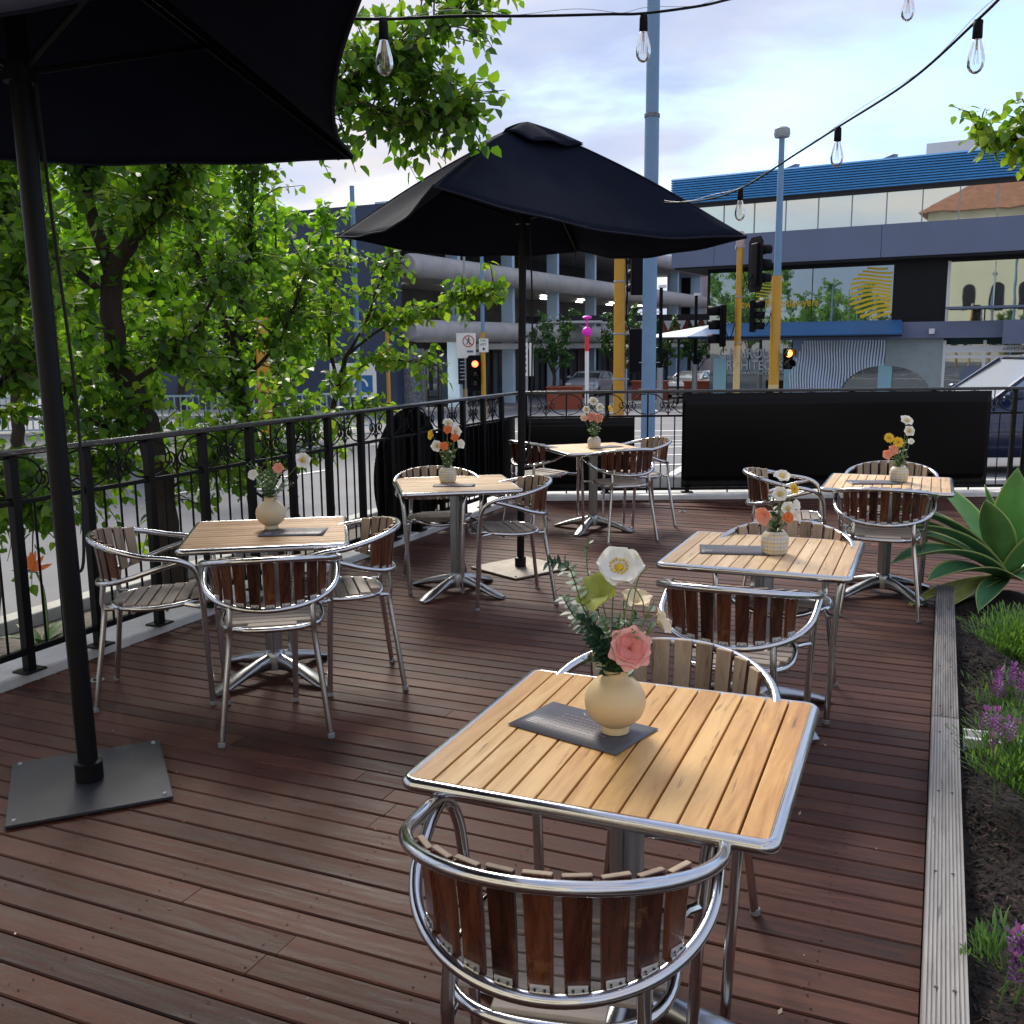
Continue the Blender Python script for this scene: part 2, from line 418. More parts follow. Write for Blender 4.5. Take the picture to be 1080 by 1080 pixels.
for k in range(5):                                  # crossing beyond the back railing
    strip(b, (1.5 + k * .1, 15.2 + k * 1.9), (4.6 + k * .1, 15.9 + k * 1.9), .16, .008)
strip(b, (3, 13.2), (16, 12.3), .12, .008); strip(b, (-3, 21), (13, 19.5), .12, .008)
strip(b, (-6, 26), (8, 25), .3, .008); strip(b, (2.05, 13.2), (3.3, 17), .13, .008)
struct(b.build('road_markings', MT['roadpaint'], flat=True))
# far pavements
b = MB()
def slab(b, poly, h):
    n = len(poly); vs = [(x, y, gz(x, y) - .05) for x, y in poly] + [(x, y, gz(x, y) + h) for x, y in poly]
    b.add(vs, [tuple(range(n, 2 * n))] + [(i, (i + 1) % n, n + (i + 1) % n, n + i) for i in range(n)])
slab(b, [(4, 45.2), (27, 31.5), (40, 31.5), (40, 45), (11, 45)], .13)
slab(b, [(-5.5, 36.5), (0.5, 45), (-3.6, 45), (-24, 45), (-24, 36.5)], .12)
slab(b, [(4.6, 45.02), (0.5, 45.02), (15, 76), (40, 120), (50, 120), (19, 60)], .10)
struct(b.build('pavement', MT['paving'], flat=True))

# ------------------------------------------------------------------ deck
deck = MB(); att = []
W, GAP = .092, .006
v = -2.6; row = 0
U0, U1 = -3.93, .033
while v < 12.6:
    UE = U1 if v < 6.35 else 5.2
    cuts = [U0]; u = U0 + random.uniform(.6, 3.2)
    while u < UE - .4:
        cuts.append(u); u += random.uniform(1.8, 3.4)
    cuts.append(UE)
    for a, c in zip(cuts[:-1], cuts[1:]):
        t = min(1, max(0, random.gauss(.45, .26))); dz = random.uniform(-.0015, .0015)
        if random.random() < .07: t = 1
        x0, x1, y0, y1 = a + .0012, c - .0012, v, v + W
        e = .004
        vs = [(x0, y0, dz - .02), (x1, y0, dz - .02), (x1, y1, dz - .02), (x0, y1, dz - .02),
              (x0, y0, dz - e), (x1, y0, dz - e), (x1, y1, dz - e), (x0, y1, dz - e),
              (x0, y0 + e, dz), (x1, y0 + e, dz), (x1, y1 - e, dz), (x0, y1 - e, dz)]
        fs = [(0, 1, 5, 4), (2, 3, 7, 6), (1, 2, 6, 5), (3, 0, 4, 7), (4, 5, 9, 8), (6, 7, 11, 10), (8, 9, 10, 11), (5, 6, 10, 9), (7, 4, 8, 11)]
        deck.add(vs, fs); att += [t] * len(fs)
    if row % 1 == 0:
        u = U0 + .12
        while u < UE:
            for q in (.022, W - .022):
                cx, cy = u + random.uniform(-.012, .012), v + q + random.uniform(-.004, .004); r_ = .0030
                deck.add([(cx + r_ * cos(k * pi / 3), cy + r_ * sin(k * pi / 3), .0022) for k in range(6)], [tuple(range(6))], 1); att.append(0)
            u += .45
    v += W + GAP; row += 1
deck.add([(U0, -2.7, -.03), (U1, -2.7, -.03), (U1, 11.4, -.03), (U0, 11.4, -.03), (U1 + .001, 6.35, -.03), (5.2, 6.35, -.03), (5.2, 12.4, -.03), (U1 + .001, 12.4, -.03)], [(0, 1, 2, 3), (4, 5, 6, 7)], 1); att.append(0); att.append(0)
# cut the deck at the back railing: keep faces in front of it
keepf = []; keepm = []; keepa = []
for f, m_, a_ in zip(deck.f, deck.m, att):
    c = sum((Vector(deck.v[i]) for i in f), Vector()) / len(f)
    keepf.append(f); keepm.append(m_); keepa.append(a_)
def clipv(vv):
    x, y, z = vv; Pw = D(x, y, z)
    if Pw.y > 10.02:
        # slide the vertex back along v to the railing line
        y2 = (10.02 + x * sin(TH)) / cos(TH)
        return (x, y2, z)
    return vv
deck.v = [clipv(q) for q in deck.v]; deck.f = keepf; deck.m = keepm
# drop degenerate faces
nf, nm, na = [], [], []
for f, m_, a_ in zip(deck.f, deck.m, keepa):
    q = [Vector(deck.v[i]) for i in f]; ar = 0
    for i in range(1, len(q) - 1): ar += (q[i] - q[0]).cross(q[i + 1] - q[0]).length
    if ar > 1e-6: nf.append(f); nm.append(m_); na.append(a_)
deck.f, deck.m = nf, nm
struct(deck.build('deck', [MT['deck'], MT['under']], rot=-TH, attr=na, flat=True))
# pale concrete edging under the railings
b = MB(); b.bar(D(-4.09, -3, -.04), D(-4.09, 11.15, -.04), .31, .18)
b.bar((-.02, 10.2, -.04), (8.5, 10.2, -.04), .34, .18)
b.bar((-.6, 10.52, -.09), (8.5, 10.52, -.09), .28, .12)
struct(b.build('concrete_edging', MT['kerbwhite'], bevel=.012))
# small round deck lights
lb = MB(); lb.lathe([(.0, .004), (.022, .004)], 16, 1); lb.lathe([(.022, .0015), (.022, .005), (.032, .005), (.034, .0015)], 20, 0)
lp = [((-2.0, 4.54), 'small round deck light beside the black pole of the nearest parasol'), ((-.93, 8.0), 'small round deck light at the left deck edge behind the far left table'),
      ((1.62, 9.25), 'small round deck light near the back railing by the far table'), ((-1.41, 6.38), 'small round deck light at the left deck edge beside the amber table')]
o0 = None
for (x, y), lab in lp:
    if o0 is None: o = o0 = lb.build('deck_light', [MT['greysteel'], MT['white']])
    else: o = o0.copy(); COL.objects.link(o)
    o.location = (x, y, .002); tag(o, lab, 'deck light', 'recessed deck lights')

# ------------------------------------------------------------------ railings
def scroll_mb(wd, h):
    """two C scrolls facing the middle bar of a bay, in the x-z plane, centred, from z=0 to h"""
    b = MB()
    for s in (-1, 1):
        pts = []
        for k in range(13):                       # big half ring from the post inwards
            a = pi * .5 + pi * k / 12
            pts.append((s * (wd * .5 - .004 + wd * .40 * cos(a) * 1.0), 0, h / 2 + h * .46 * sin(a)))
        pts = [(s * (wd * .5 - .006) - s * (wd * .36) * sin(pi * k / 12), 0, h * .5 + h * .47 * cos(pi * k / 12)) for k in range(13)]
        b.tube(pts, .0055, 6)
        for zz, sg in ((h * .30, 1), (h * .30, -1)):
            pass
        sp = []
        for k in range(18):
            a = -pi / 2 + 2.9 * pi * k / 17; r_ = wd * .125 * (1 - .72 * k / 17)
            sp.append((s * (wd * .135 + r_ * cos(a) * -1), 0, h * .42 + r_ * sin(a)))
        b.tube(sp, .005, 6)
        b.tube([(s * wd * .135, 0, h * .42 - wd * .125), (s * .03, 0, h * .22), (s * .005, 0, h * .05)], .005, 6)
    return b

def railing(name, label, A, B, posts, zt, zm, zb, z0, nb=3, post_w=.045, post2=None, handw=.055):
    A = Vector((*A, 0)); B = Vector((*B, 0)); d = B - A; Ln = d.length; d.normalize(); rz = math.atan2(d.y, d.x)
    t = thing(name, label, 'railing', A, rz)
    b = MB(); b.box((Ln / 2, 0, zt), (Ln + .05, handw, .032)); b.build('handrail', MT['handrail'], t, bevel=.008, segs=3)
    b = MB(); b.box((Ln / 2, 0, zm), (Ln, .026, .022)); b.build('mid_rail', MT['black'], t, bevel=.003)
    b = MB(); b.box((Ln / 2, 0, zb), (Ln, .03, .03)); b.build('bottom_rail', MT['black'], t, bevel=.003)
    pm = None; sm = {}; bm = None
    for i, s in enumerate(posts):
        thick = post2 is None or i % 2 == 0
        key = 'a' if thick else 'b'
        if key not in sm:
            b = MB(); wv = post_w if thick else post2
            b.box((0, 0, (z0 + zt - .016) / 2), (wv, wv, zt - .016 - z0))
            if thick: b.box((0, 0, z0 + .005), (.12, .10, .012))
            sm[key] = o = b.build('post', MT['black'], t, bevel=.004)
        else:
            o = sm[key].copy(); COL.objects.link(o)
        o.location = (s, 0, 0)
    ss = None
    for a, c in zip(posts[:-1], posts[1:]):
        wd = c - a - post_w * .6; mid = (a + c) / 2
        if ss is None:
            ss = o = scroll_mb(wd, zt - zm - .03).build('scroll', MT['black'], t)
            cb = oc = MB().tube([(0, 0, 0), (0, 0, zt - zm - .02)], .006, 6).build('scroll_bar', MT['black'], t)
            bb = MB().tube([(0, 0, zb + .012), (0, 0, zm - .008)], .0065, 6).build('baluster', MT['black'], t); fb = True
        else:
            o = ss.copy(); COL.objects.link(o); oc = cb.copy(); COL.objects.link(oc); fb = False
        o.location = (mid, 0, zm + .013); oc.location = (mid, 0, zm + .005)
        for k in range(nb):
            x = a + (c - a) * (k + 1) / (nb + 1)
            if fb and k == 0: q = bb
            else: q = bb.copy(); COL.objects.link(q)
            q.location = (x, 0, 0)
    return t
ZT, ZM, ZB = 1.10, .865, .15
A0 = Vector((-4.0, .63)); dirL = Vector((.1 + 2.3, 10.2 - 4.6)).normalized()
Apt = Vector((-2.3, 4.6)) - dirL * 3.04; Bpt = Vector((.1, 10.2))
Llen = (Bpt - Apt).length
posts = []; s = 2.985
while s > .1: s -= .435
s += .435
while s < Llen - .1: posts.append(s); s += .435
railing('railing', 'black wrought iron railing with scrolls along the left edge of the deck', Apt, Bpt, posts, ZT, ZM, ZB, .05)
pb = [.03 + .42 * k for k in range(13)]
rb = railing('railing', 'black wrought iron railing with scrolls across the back of the deck', (.12, 10.2), (5.28, 10.2), pb, ZT, ZM - .015, ZB - .06, .05, nb=2, post_w=.042, post2=.016, handw=.05)
# next railing, with its gooseneck, to the right
t = thing('railing', 'black railing with a gooseneck handrail behind the agave at the right', 'railing', (5.32, 10.2, 0), 0)
MB().tube(smooth_path([(0, 0, .05), (0, 0, .7), (0, 0, 1.02), (.05, 0, 1.13), (.16, 0, 1.165), (.4, 0, 1.165), (3, 0, 1.165)], 5), .026, 10).build('handrail', MT['black'], t)
MB().box((1.5, 0, .86), (2.96, .026, .022)).build('mid_rail', MT['black'], t)
MB().box((1.5, 0, .09), (2.96, .03, .03)).build('bottom_rail', MT['black'], t)
b0 = None
for k in range(20):
    x = .14 + .14 * k
    if b0 is None: o = b0 = MB().tube([(0, 0, .1), (0, 0, 1.14)], .0065, 6).build('baluster', MT['black'], t)
    else: o = b0.copy(); COL.objects.link(o)
    o.location = (x, 0, 0)
# black screens hung on the railings
def wavy(b, x0, x1, z0, z1, y, nx=60, nz=8, amp=.003):
    b.grid(lambda i, j: (x0 + (x1 - x0) * i, y + amp * sin(i * 9 + j * 3) + amp * sin(i * 5 - j * 4), z0 + (z1 - z0) * j), nx, nz)
b = MB(); wavy(b, 1.76, 4.93, .11, 1.08, 10.160)
tag(b.build('banner', MT['banner'], solid=.004), 'long glossy black banner tied across the back railing', 'banner')
b = MB(); wavy(b, .16, 1.27, .10, .84, 10.160)
tag(b.build('banner', MT['banner'], solid=.004), 'short black banner on the back railing at the deck corner', 'banner')
# round-ended screen on the left railing
rzl = math.atan2(dirL.y, dirL.x); cz, cr_ = .52, .565
tS = Vector((Apt.x, Apt.y, 0)); sC = (Vector((-.80, 8.10)) - Apt).length
poly = [(sC + cr_ * cos(a), cz + cr_ * sin(a)) for a in [pi * .19 + (2 * pi - pi * .38) * k / 44 for k in range(45)]]
poly = [(Llen - .05, .13), (Llen - .05, .845)] + [q for q in poly]
b = MB(); b.prism(poly, -.006, .006, M=Matrix.Rotation(R(90), 4, 'X'))
o = b.build('banner', MT['banner'], loc=(Apt.x, Apt.y, 0), rot=rzl); o.location += Vector((-sin(rzl), cos(rzl), 0)) * .05
tag(o, 'black screen with a large round end fixed behind the left railing', 'banner')
# ------------------------------------------------------------------ cafe chair
def make_chair(label, group):
    t = thing('cafe_chair', label, 'chair', group=group)
    HX, HY = .283, .28
    def top(a): return Vector((HX * sin(a), -.01 - HY * cos(a), .69 + .062 * max(0, cos(a))))
    def low(a): return Vector((.272 * sin(a), -.265 * cos(a), .632 - .088 * max(0, cos(a)) ** .8))
    def side(s):
        return [(s * .281, .06, .682), (s * .275, .125, .668), (s * .266, .172, .642), (s * .256, .196, .60), (s * .248, .206, .53), (s * .238, .215, .35), (s * .225, .225, .0)]
    arc = [top(R(a)) for a in range(-90, 91, 6)]
    path = smooth_path(list(reversed([Vector(q) for q in side(-1)])), 5)[:-1] + [] + arc + smooth_path([arc[-1]] + side(1), 5)[1:]
    MB().tube(path, .0128, 12).build('arm_frame', MT['alu'], t)
    larc = [low(R(a)) for a in range(-84, 85, 6)]
    lpath = [Vector((-.272, .125, .662)), Vector((-.276, .07, .648))] + larc + [Vector((.276, .07, .648)), Vector((.272, .125, .662))]
    MB().tube(smooth_path(lpath, 2), .0122, 12).build('back_rail', MT['alu'], t)
    for s in (-1, 1):
        a = math.asin(s * .16 / .272); q = low(a)
        MB().tube(smooth_path([(q.x, q.y, q.z - .004), (s * .163, -.222, .48), (s * .166, -.218, .42), (s * .19, -.243, .22), (s * .215, -.272, 0)], 4), .0122, 10).build('leg', MT['alu'], t)
        for q in ((s * .215, -.272, 0), (s * .225, .225, 0)):
            MB().lathe([(.0135, 0), (.0145, .004), (.0140, .018), (.0128, .019)], 10, c=q).build('foot_cap', MT['greysteel'], t)
    # seat ring
    def ring(a):
        c, s_ = cos(a), sin(a); e = 2 / 2.7
        x = .203 * math.copysign(abs(c) ** e, c); y = .205 * math.copysign(abs(s_) ** e, s_) + .005
        z = .447 + .02 * max(0, y) / .2 - (.03 * max(0, (y - .15) / .06) ** 2)
        return Vector((x, y, z))
    b = MB(); b.tube([ring(2 * pi * k / 56) for k in range(56)], .0115, 10, closed=True)
    for s in (-1, 1):
        b.tube([(s * .196, .13, .459), (s * .215, .185, .452), (s * .243, .21, .452)], .0105, 8)
        b.tube([(s * .165, -.175, .447), (s * .166, -.22, .447)], .010, 8)
    b.tube([(-.195, .05, .437), (.195, .05, .437)], .008, 8); b.tube([(-.195, -.09, .432), (.195, -.09, .432)], .008, 8)
    b.build('seat_frame', MT['alu'], t)
    b = MB(); att = []
    ys = [-.165 + .0545 * k for k in range(7)]
    for y in ys:
        h = 99
        for yy in (y - .022, y + .022):
            c = min(1, abs((yy - .005) / .205)); h = min(h, .203 * (1 - c ** 2.7) ** (1 / 2.7))
        h = max(.09, h - .006); z = .458 + .02 * max(0, y) / .2 - (.012 if y > .15 else 0)
        b.box((0, y, z), (2 * h, .0475, .012)); att += [random.random()] * 6
    b.build('seat', MT['slat_seat'], t, bevel=.0025, attr=att)
    # back slats: outside varnished, inside weathered
    b = MB(); att = []; mi = []
    clips = []
    for k in range(9):
        a = R(-53 + 13.25 * k)
        p0, p1 = low(a), top(a)
        out = Vector((sin(a), -cos(a), 0)).normalized(); sd_ = Vector((cos(a), sin(a), 0))
        p0 = p0 - out * .018; p1 = p1 - out * .019
        ax = (p1 - p0).normalized(); p0 = p0 - ax * .004; p1 = p1 + ax * .014
        w0, w1, th = .0205, .0245, .0065
        vs = []
        for P_, wv in ((p0, w0), (p0.lerp(p1, .5) - out * .002, (w0 + w1) / 2), (p1, w1)):
            for u, q in ((-1, 1), (1, 1), (1, -1), (-1, -1)): vs.append(P_ + sd_ * u * wv + out * q * th)
        fs = []; mm = []
        for i in range(2):
            for j in range(4):
                fs.append((i * 4 + j, i * 4 + (j + 1) % 4, i * 4 + 4 + (j + 1) % 4, i * 4 + 4 + j)); mm.append((0, 0, 1, 0)[j])
        fs += [(3, 2, 1, 0), (8, 9, 10, 11)]; mm += [0, 1]
        n0 = len(b.m); b.add(vs, fs); b.m[n0:] = mm; att += [random.random()] * len(fs)
        # steel clip with two screws at the foot of the slat
        c = p0 + ax * .016 + out * .0078; cl = MB(); clips.append(cl)
        for q, wv, hv, m_ in ((0, .016, .009, 0),):
            vs = [c + sd_ * u * wv + ax * z_ * hv + out * e for e in (-.001, .001) for u, z_ in ((-1, -1), (1, -1), (1, 1), (-1, 1))]
            cl.add(vs, [(3, 2, 1, 0), (4, 5, 6, 7), (0, 1, 5, 4), (1, 2, 6, 5), (2, 3, 7, 6), (3, 0, 4, 7)], 0)
        for u in (-.008, .008):
            cc = c + sd_ * u + out * .0018
            cl.add([cc + sd_ * .0026 * cos(j * pi / 3) + ax * .0026 * sin(j * pi / 3) for j in range(6)], [tuple(range(6))], 1)
    o = b.build('backrest', [MT['slat_out'], MT['slat_in']], t, bevel=.0025, attr=att)
    for cl in clips: cl.build('clip', [MT['clip'], MT['screw']], o)
    return t
CH = [  # centre, yaw (0 faces away from the camera), label, group
 ((.09, 1.665), -12, 'nearest chair, back to the camera at the near side of the golden table', 'chairs at the golden table'),
 ((.36, 2.35), 157, 'chair facing the camera across the golden table with the pink rose', 'chairs at the golden table'),
 ((-1.01, 4.03), 12, 'chair with its back to the camera at the amber table left, beside the near parasol', 'chairs at the amber table'),
 ((-1.60, 4.38), -80, 'chair facing right at the left end of the amber table, by the near parasol', 'chairs at the amber table'),
 ((-.82, 4.51), 105, 'chair facing left at the right end of the amber table, white flowers in its vase', 'chairs at the amber table'),
 ((-.485, 6.435), 191.5, 'chair facing the camera behind the table in front of the round-ended black screen', 'chairs at the far left table'),
 ((-.05, 6.02), 104, 'chair facing left in front of the pole of the open middle parasol', 'chairs at the far left table'),
 ((.885, 8.03), 18, 'chair with its back to the camera at the farthest table by the deck corner', 'chairs at the corner table'),
 ((1.10, 8.60), 107, 'chair facing left at the right side of the farthest table by the deck corner', 'chairs at the corner table'),
 ((.27, 8.70), -53, 'chair at the left of the farthest table, half hidden behind the parasol pole', 'chairs at the corner table'),
 ((.815, 3.47), -23, 'chair with its back to the camera between the golden table and the next pale table', 'chairs at the middle right table'),
 ((1.18, 4.2), 157, 'chair facing the camera behind the pale middle table with the orange and white flowers', 'chairs at the middle right table'),
 ((2.19, 5.73), -20, 'chair with its back to the camera at the far right table beside the agave', 'chairs at the far right table'),
 ((2.52, 6.5), 157, 'chair facing the camera behind the far right table, in front of the long banner', 'chairs at the far right table'),
 ((1.80, 6.32), -105, 'chair facing right at the left end of the far right table with yellow flowers', 'chairs at the far right table'),
]
proto = None
for (x, y), yaw, lab, grp in CH:
    if proto is None: o = proto = make_chair(lab, grp)
    else: o = copy_tree(proto)
    tag(o, lab, 'chair', 'aluminium cafe chairs with wooden slats'); o.location = (x, y, .002); o.rotation_euler = (0, 0, R(yaw))

# ------------------------------------------------------------------ cafe table
TZ = .708
def make_table(label, woodm, S=.75):
    t = thing('cafe_table', label, 'table')
    b = MB(); h = S / 2 - .014; rr = .022; pts = []
    for cx, cy, a0 in ((h - rr, h - rr, 0), (-h + rr, h - rr, 90), (-h + rr, -h + rr, 180), (h - rr, -h + rr, 270)):
        for k in range(5):
            a = R(a0 + 90 * k / 4); pts.append((cx + rr * cos(a), cy + rr * sin(a), TZ - .014))
    b.tube(pts, .0145, 12, closed=True); b.build('edge_trim', MT['alu'], t)
    b = MB(); att = []; n = 13; inn = S - .036; sw = inn / n
    for k in range(n):
        x = -inn / 2 + sw * (k + .5); b.box((x, 0, TZ - .008 + random.uniform(-.0006, .0006)), (sw - .0048, inn, .016)); att += [random.random()] * 6
    tp = b.build('tabletop', woodm, t, bevel=.0016, attr=att, segs=2)
    b = MB(); b.box((0, 0, TZ - .021), (inn, inn, .006)); b.build('groove_board', MT['gap'], t)
    b = MB(); b.box((0, 0, TZ - .034), (.34, .05, .02)); b.box((0, 0, TZ - .0335), (.05, .34, .02)); b.build('bracket', MT['alu_cast'], t, bevel=.003)
    # fluted column
    prof = []
    for k in range(48):
        a = 2 * pi * k / 48; r_ = .036 + .0035 * cos(4 * a) - (.005 if abs(((math.degrees(a) + 45) % 90) - 45) < 6 else 0)
        prof.append((r_ * cos(a), r_ * sin(a)))
    b = MB(); b.prism(prof, .06, TZ - .044); b.build('column', MT['alu_cast'], t, ang=30)
    b = MB(); b.lathe([(.03, .03), (.048, .035), (.05, .10), (.044, .125), (.038, .13)], 20); b.build('hub', MT['alu_cast'], t)
    for q in range(4):
        a = R(45 + 90 * q); rings = []
        for s_, wd, zt, zb in ((.03, .045, .118, .03), (.10, .052, .103, .036), (.19, .072, .078, .030), (.27, .085, .052, .014), (.33, .078, .030, .002), (.365, .05, .016, .0)):
            ring = []
            for k in range(12):
                th = 2 * pi * k / 12; cx = cos(th); cz_ = sin(th)
                ring.append((s_, wd / 2 * math.copysign(abs(cx) ** .8, cx), (zt + zb) / 2 + (zt - zb) / 2 * math.copysign(abs(cz_) ** .9, cz_)))
            rings.append(ring)
        MB().loft(rings, M=Matrix.Rotation(a, 4, 'Z')).build('foot', MT['alu_cast'], t, ang=50)
    return t
TB = [
 ((.252, 2.066), -22.6, 'table_gold', 'nearest golden slatted table with the round cream vase and pink rose'),
 ((-1.157, 4.602), 100, 'table_amber', 'amber slatted table at the left beside the railing and the near parasol'),
 ((-.359, 6.23), 100.4, 'table_pale', 'pale slatted table in front of the round-ended black screen, left of the middle parasol'),
 ((.70, 8.40), 18, 'table_pale', 'farthest slatted table, at the deck corner near the yellow pole'),
 ((1.057, 4.04), -23.2, 'table_pale', 'pale slatted table in the middle right, behind the golden table'),
 ((2.345, 6.085), -23.1, 'table_pale', 'pale slatted table at the far right in front of the long banner, beside the agave'),
]
tp = None; tabs = []
for i, ((x, y), yaw, mk, lab) in enumerate(TB):
    if tp is None: o = tp = make_table(lab, MT['table_gold'])
    else: o = copy_tree(tp, None, {'golden_table_slat': MT[mk]})
    tag(o, lab, 'table', 'square slatted cafe tables'); o.location = (x, y, .002); o.rotation_euler = (0, 0, R(yaw)); tabs.append(o)

for ch in kids(tabs[0]):
    if ch.name.startswith('foot'): ch.rotation_euler = (0, 0, R(45))

# ------------------------------------------------------------------ menus on the tables
MT['menu'] = mat('menu_card_grey', (.085, .088, .105), .48, spec=.4)
MT['menu_white'] = mat('menu_print_white', (.75, .72, .72), .5)
MT['menu_pink'] = mat('menu_print_pink', (.55, .33, .36), .5)
def menu(x, y, yaw, L_, W_, lab, z=TZ + .0035):
    t = thing('menu_card', lab, 'menu', (x, y, z), R(yaw), 'dark menu cards on the tables')
    b = MB(); b.grid(lambda u, v: ((u - .5) * L_, (v - .5) * W_, .0012 + .003 * max(0, 2 * abs(u - .5) - .7)), 12, 2); b.build('card', MT['menu'], t, solid=.0007)
    # printed lines: short strokes that stand for small print
    b = MB(); r_ = random.Random(int(x * 100) + 5)
    for row in range(7):
        yy = W_ * (.22 - .085 * row); xx = -L_ * .26
        while xx < L_ * .22:
            wv = r_.uniform(.004, .012); b.box((xx + wv / 2, yy, .0021), (wv, .0016, .0004)); xx += wv + .004
    b.build('fine_print', MT['menu_pink'], t, flat=True)
    b = MB()
    pts = [(-L_ * .16 + L_ * .32 * k / 40, W_ * .34 + .005 * sin(k * .75) * (1 + .5 * sin(k * .31)) + .003 * sin(k * .2), .0023) for k in range(41)]
    b.tube(pts, .0010, 4)
    for row in range(4):
        b.box((-L_ * .38, -W_ * .1 - row * .009, .0021), (L_ * .1, .0018, .0004))
    b.build('heading', MT['menu_white'], t, flat=True)
    return t
def on_table(i, dx, dy, dyaw):
    (x, y), yaw = TB[i][0], TB[i][1]; a = R(yaw)
    return x + dx * cos(a) - dy * sin(a), y + dx * sin(a) + dy * cos(a), yaw + dyaw

# ------------------------------------------------------------------ vases
MT['vase_cream'] = mat('cream_vase', (.66, .50, .28), .5, var=.04, vscale=8)
MT['vase_cream2'] = mat('pale_cream_vase', (.62, .51, .33), .5, var=.04, vscale=8)
MT['soil_dark'] = mat('vase_inside', (.02, .018, .012), .9)
def gridmat():
    m = mat('grid_glaze', (.55, .53, .50), .45); nt = m.node_tree; N = nt.nodes; L = nt.links; b = N['Principled BSDF']
    tc = N.new('ShaderNodeTexCoord'); sp = N.new('ShaderNodeSeparateXYZ'); L.new(tc.outputs['Object'], sp.inputs[0])
    at = N.new('ShaderNodeMath'); at.operation = 'ARCTAN2'; L.new(sp.outputs[1], at.inputs[0]); L.new(sp.outputs[0], at.inputs[1])
    def line(src, k, wd, off=0):
        a = N.new('ShaderNodeMath'); a.operation = 'MULTIPLY_ADD'; a.inputs[1].default_value = k; a.inputs[2].default_value = 50.5 + off; L.new(src, a.inputs[0])
        f = N.new('ShaderNodeMath'); f.operation = 'FRACT'; L.new(a.outputs[0], f.inputs[0])
        c = N.new('ShaderNodeMath'); c.operation = 'LESS_THAN'; c.inputs[1].default_value = wd; L.new(f.outputs[0], c.inputs[0]); return c.outputs[0]
    def mixc(fac, a, c):
        mx = N.new('ShaderNodeMix'); mx.data_type = 'RGBA'; L.new(fac, mx.inputs[0])
        if isinstance(a, tuple): mx.inputs[6].default_value = (*a, 1)
        else: L.new(a, mx.inputs[6])
        mx.inputs[7].default_value = (*c, 1); return mx.outputs[2]
    c = mixc(line(sp.outputs[2], 62, .13, .3), (.58, .56, .53), (.30, .29, .30))
    c = mixc(line(at.outputs[0], 26 / (2 * pi), .13), c, (.32, .30, .30))
    c = mixc(line(at.outputs[0], 13 / (2 * pi), .10, .25), c, (.68, .50, .10))
    c = mixc(line(sp.outputs[2], 31, .09), c, (.68, .50, .10))
    L.new(c, b.inputs['Base Color']); return m
MT['vase_grid'] = gridmat()
def round_vase(lab, x, y, s=1.0, m='vase_cream'):
    prof = [(.030, 0), (.034, .002), (.034, .013), (.031, .018), (.045, .026), (.062, .042), (.071, .062), (.0735, .078), (.071, .095), (.061, .115), (.044, .131), (.030, .138), (.029, .145), (.030, .156), (.032, .158), (.029, .157), (.026, .150), (.026, .138)]
    prof = [(r_ * s, z * s) for r_, z in prof]
    o = MB().lathe(prof, 40).build('vase', MT[m], loc=(x, y, TZ + .005), ang=60); tag(o, lab, 'vase'); return o
def grid_vase(lab, x, y, rz=0):
    prof = [(.040, 0), (.048, .003), (.053, .012), (.056, .04), (.056, .060), (.054, .074), (.047, .086), (.040, .092), (.038, .096), (.036, .095), (.035, .088), (.044, .078), (.046, .07), (0, .07)]
    o = MB().lathe(prof, 36).build('vase', MT['vase_grid'], loc=(x, y, TZ + .004), rot=rz, ang=60); tag(o, lab, 'vase', 'grid patterned vases'); return o

# ------------------------------------------------------------------ flowers
def petalmat(name, c, t=.3): 
    return leafmat(name, tuple(k * .82 for k in c), c, tuple(min(1, k * 1.12) for k in c), t, .55)
def petm(name, c, trans=.25):
    m = mat(name, c, .6); nt = m.node_tree; N = nt.nodes; L = nt.links; b = N['Principled BSDF']
    t = N.new('ShaderNodeBsdfTranslucent'); t.inputs[0].default_value = (*c, 1); ms = N.new('ShaderNodeMixShader'); ms.inputs[0].default_value = trans
    L.new(b.outputs[0], ms.inputs[1]); L.new(t.outputs[0], ms.inputs[2]); L.new(ms.outputs[0], N['Material Output'].inputs[0]); return m
MT['p_white'] = petm('white_petal', (.82, .81, .74)); MT['p_rose'] = petm('rose_petal', (.80, .27, .24)); MT['p_rose2'] = petm('rose_petal_pale', (.86, .45, .40))
MT['p_yellow'] = petm('yellow_petal', (.82, .56, .03)); MT['p_orange'] = petm('orange_petal', (.82, .22, .05)); MT['p_peach'] = petm('peach_petal', (.82, .36, .24))
MT['p_cream'] = petm('cream_petal', (.78, .66, .45)); MT['p_lime'] = petm('lime_petal', (.42, .47, .10)); MT['stem'] = mat('flower_stem', (.10, .19, .045), .5)
MT['p_purple'] = petm('purple_petal', (.30, .10, .36)); MT['p_mauve'] = petm('mauve_petal', (.34, .16, .24))
MT['euc'] = mat('eucalyptus_leaf', (.035, .10, .06), .5, var=.35, vscale=30); MT['fern'] = mat('fern_leaf', (.10, .19, .05), .55, var=.3, vscale=30)
MT['sage'] = mat('sage_leaf', (.19, .24, .16), .6, var=.2, vscale=30)
def aim(c, d):
    """matrix at c whose z axis looks along d"""
    M = Vector(d).normalized().to_track_quat('Z', 'Y').to_matrix().to_4x4(); M.translation = Vector(c); return M
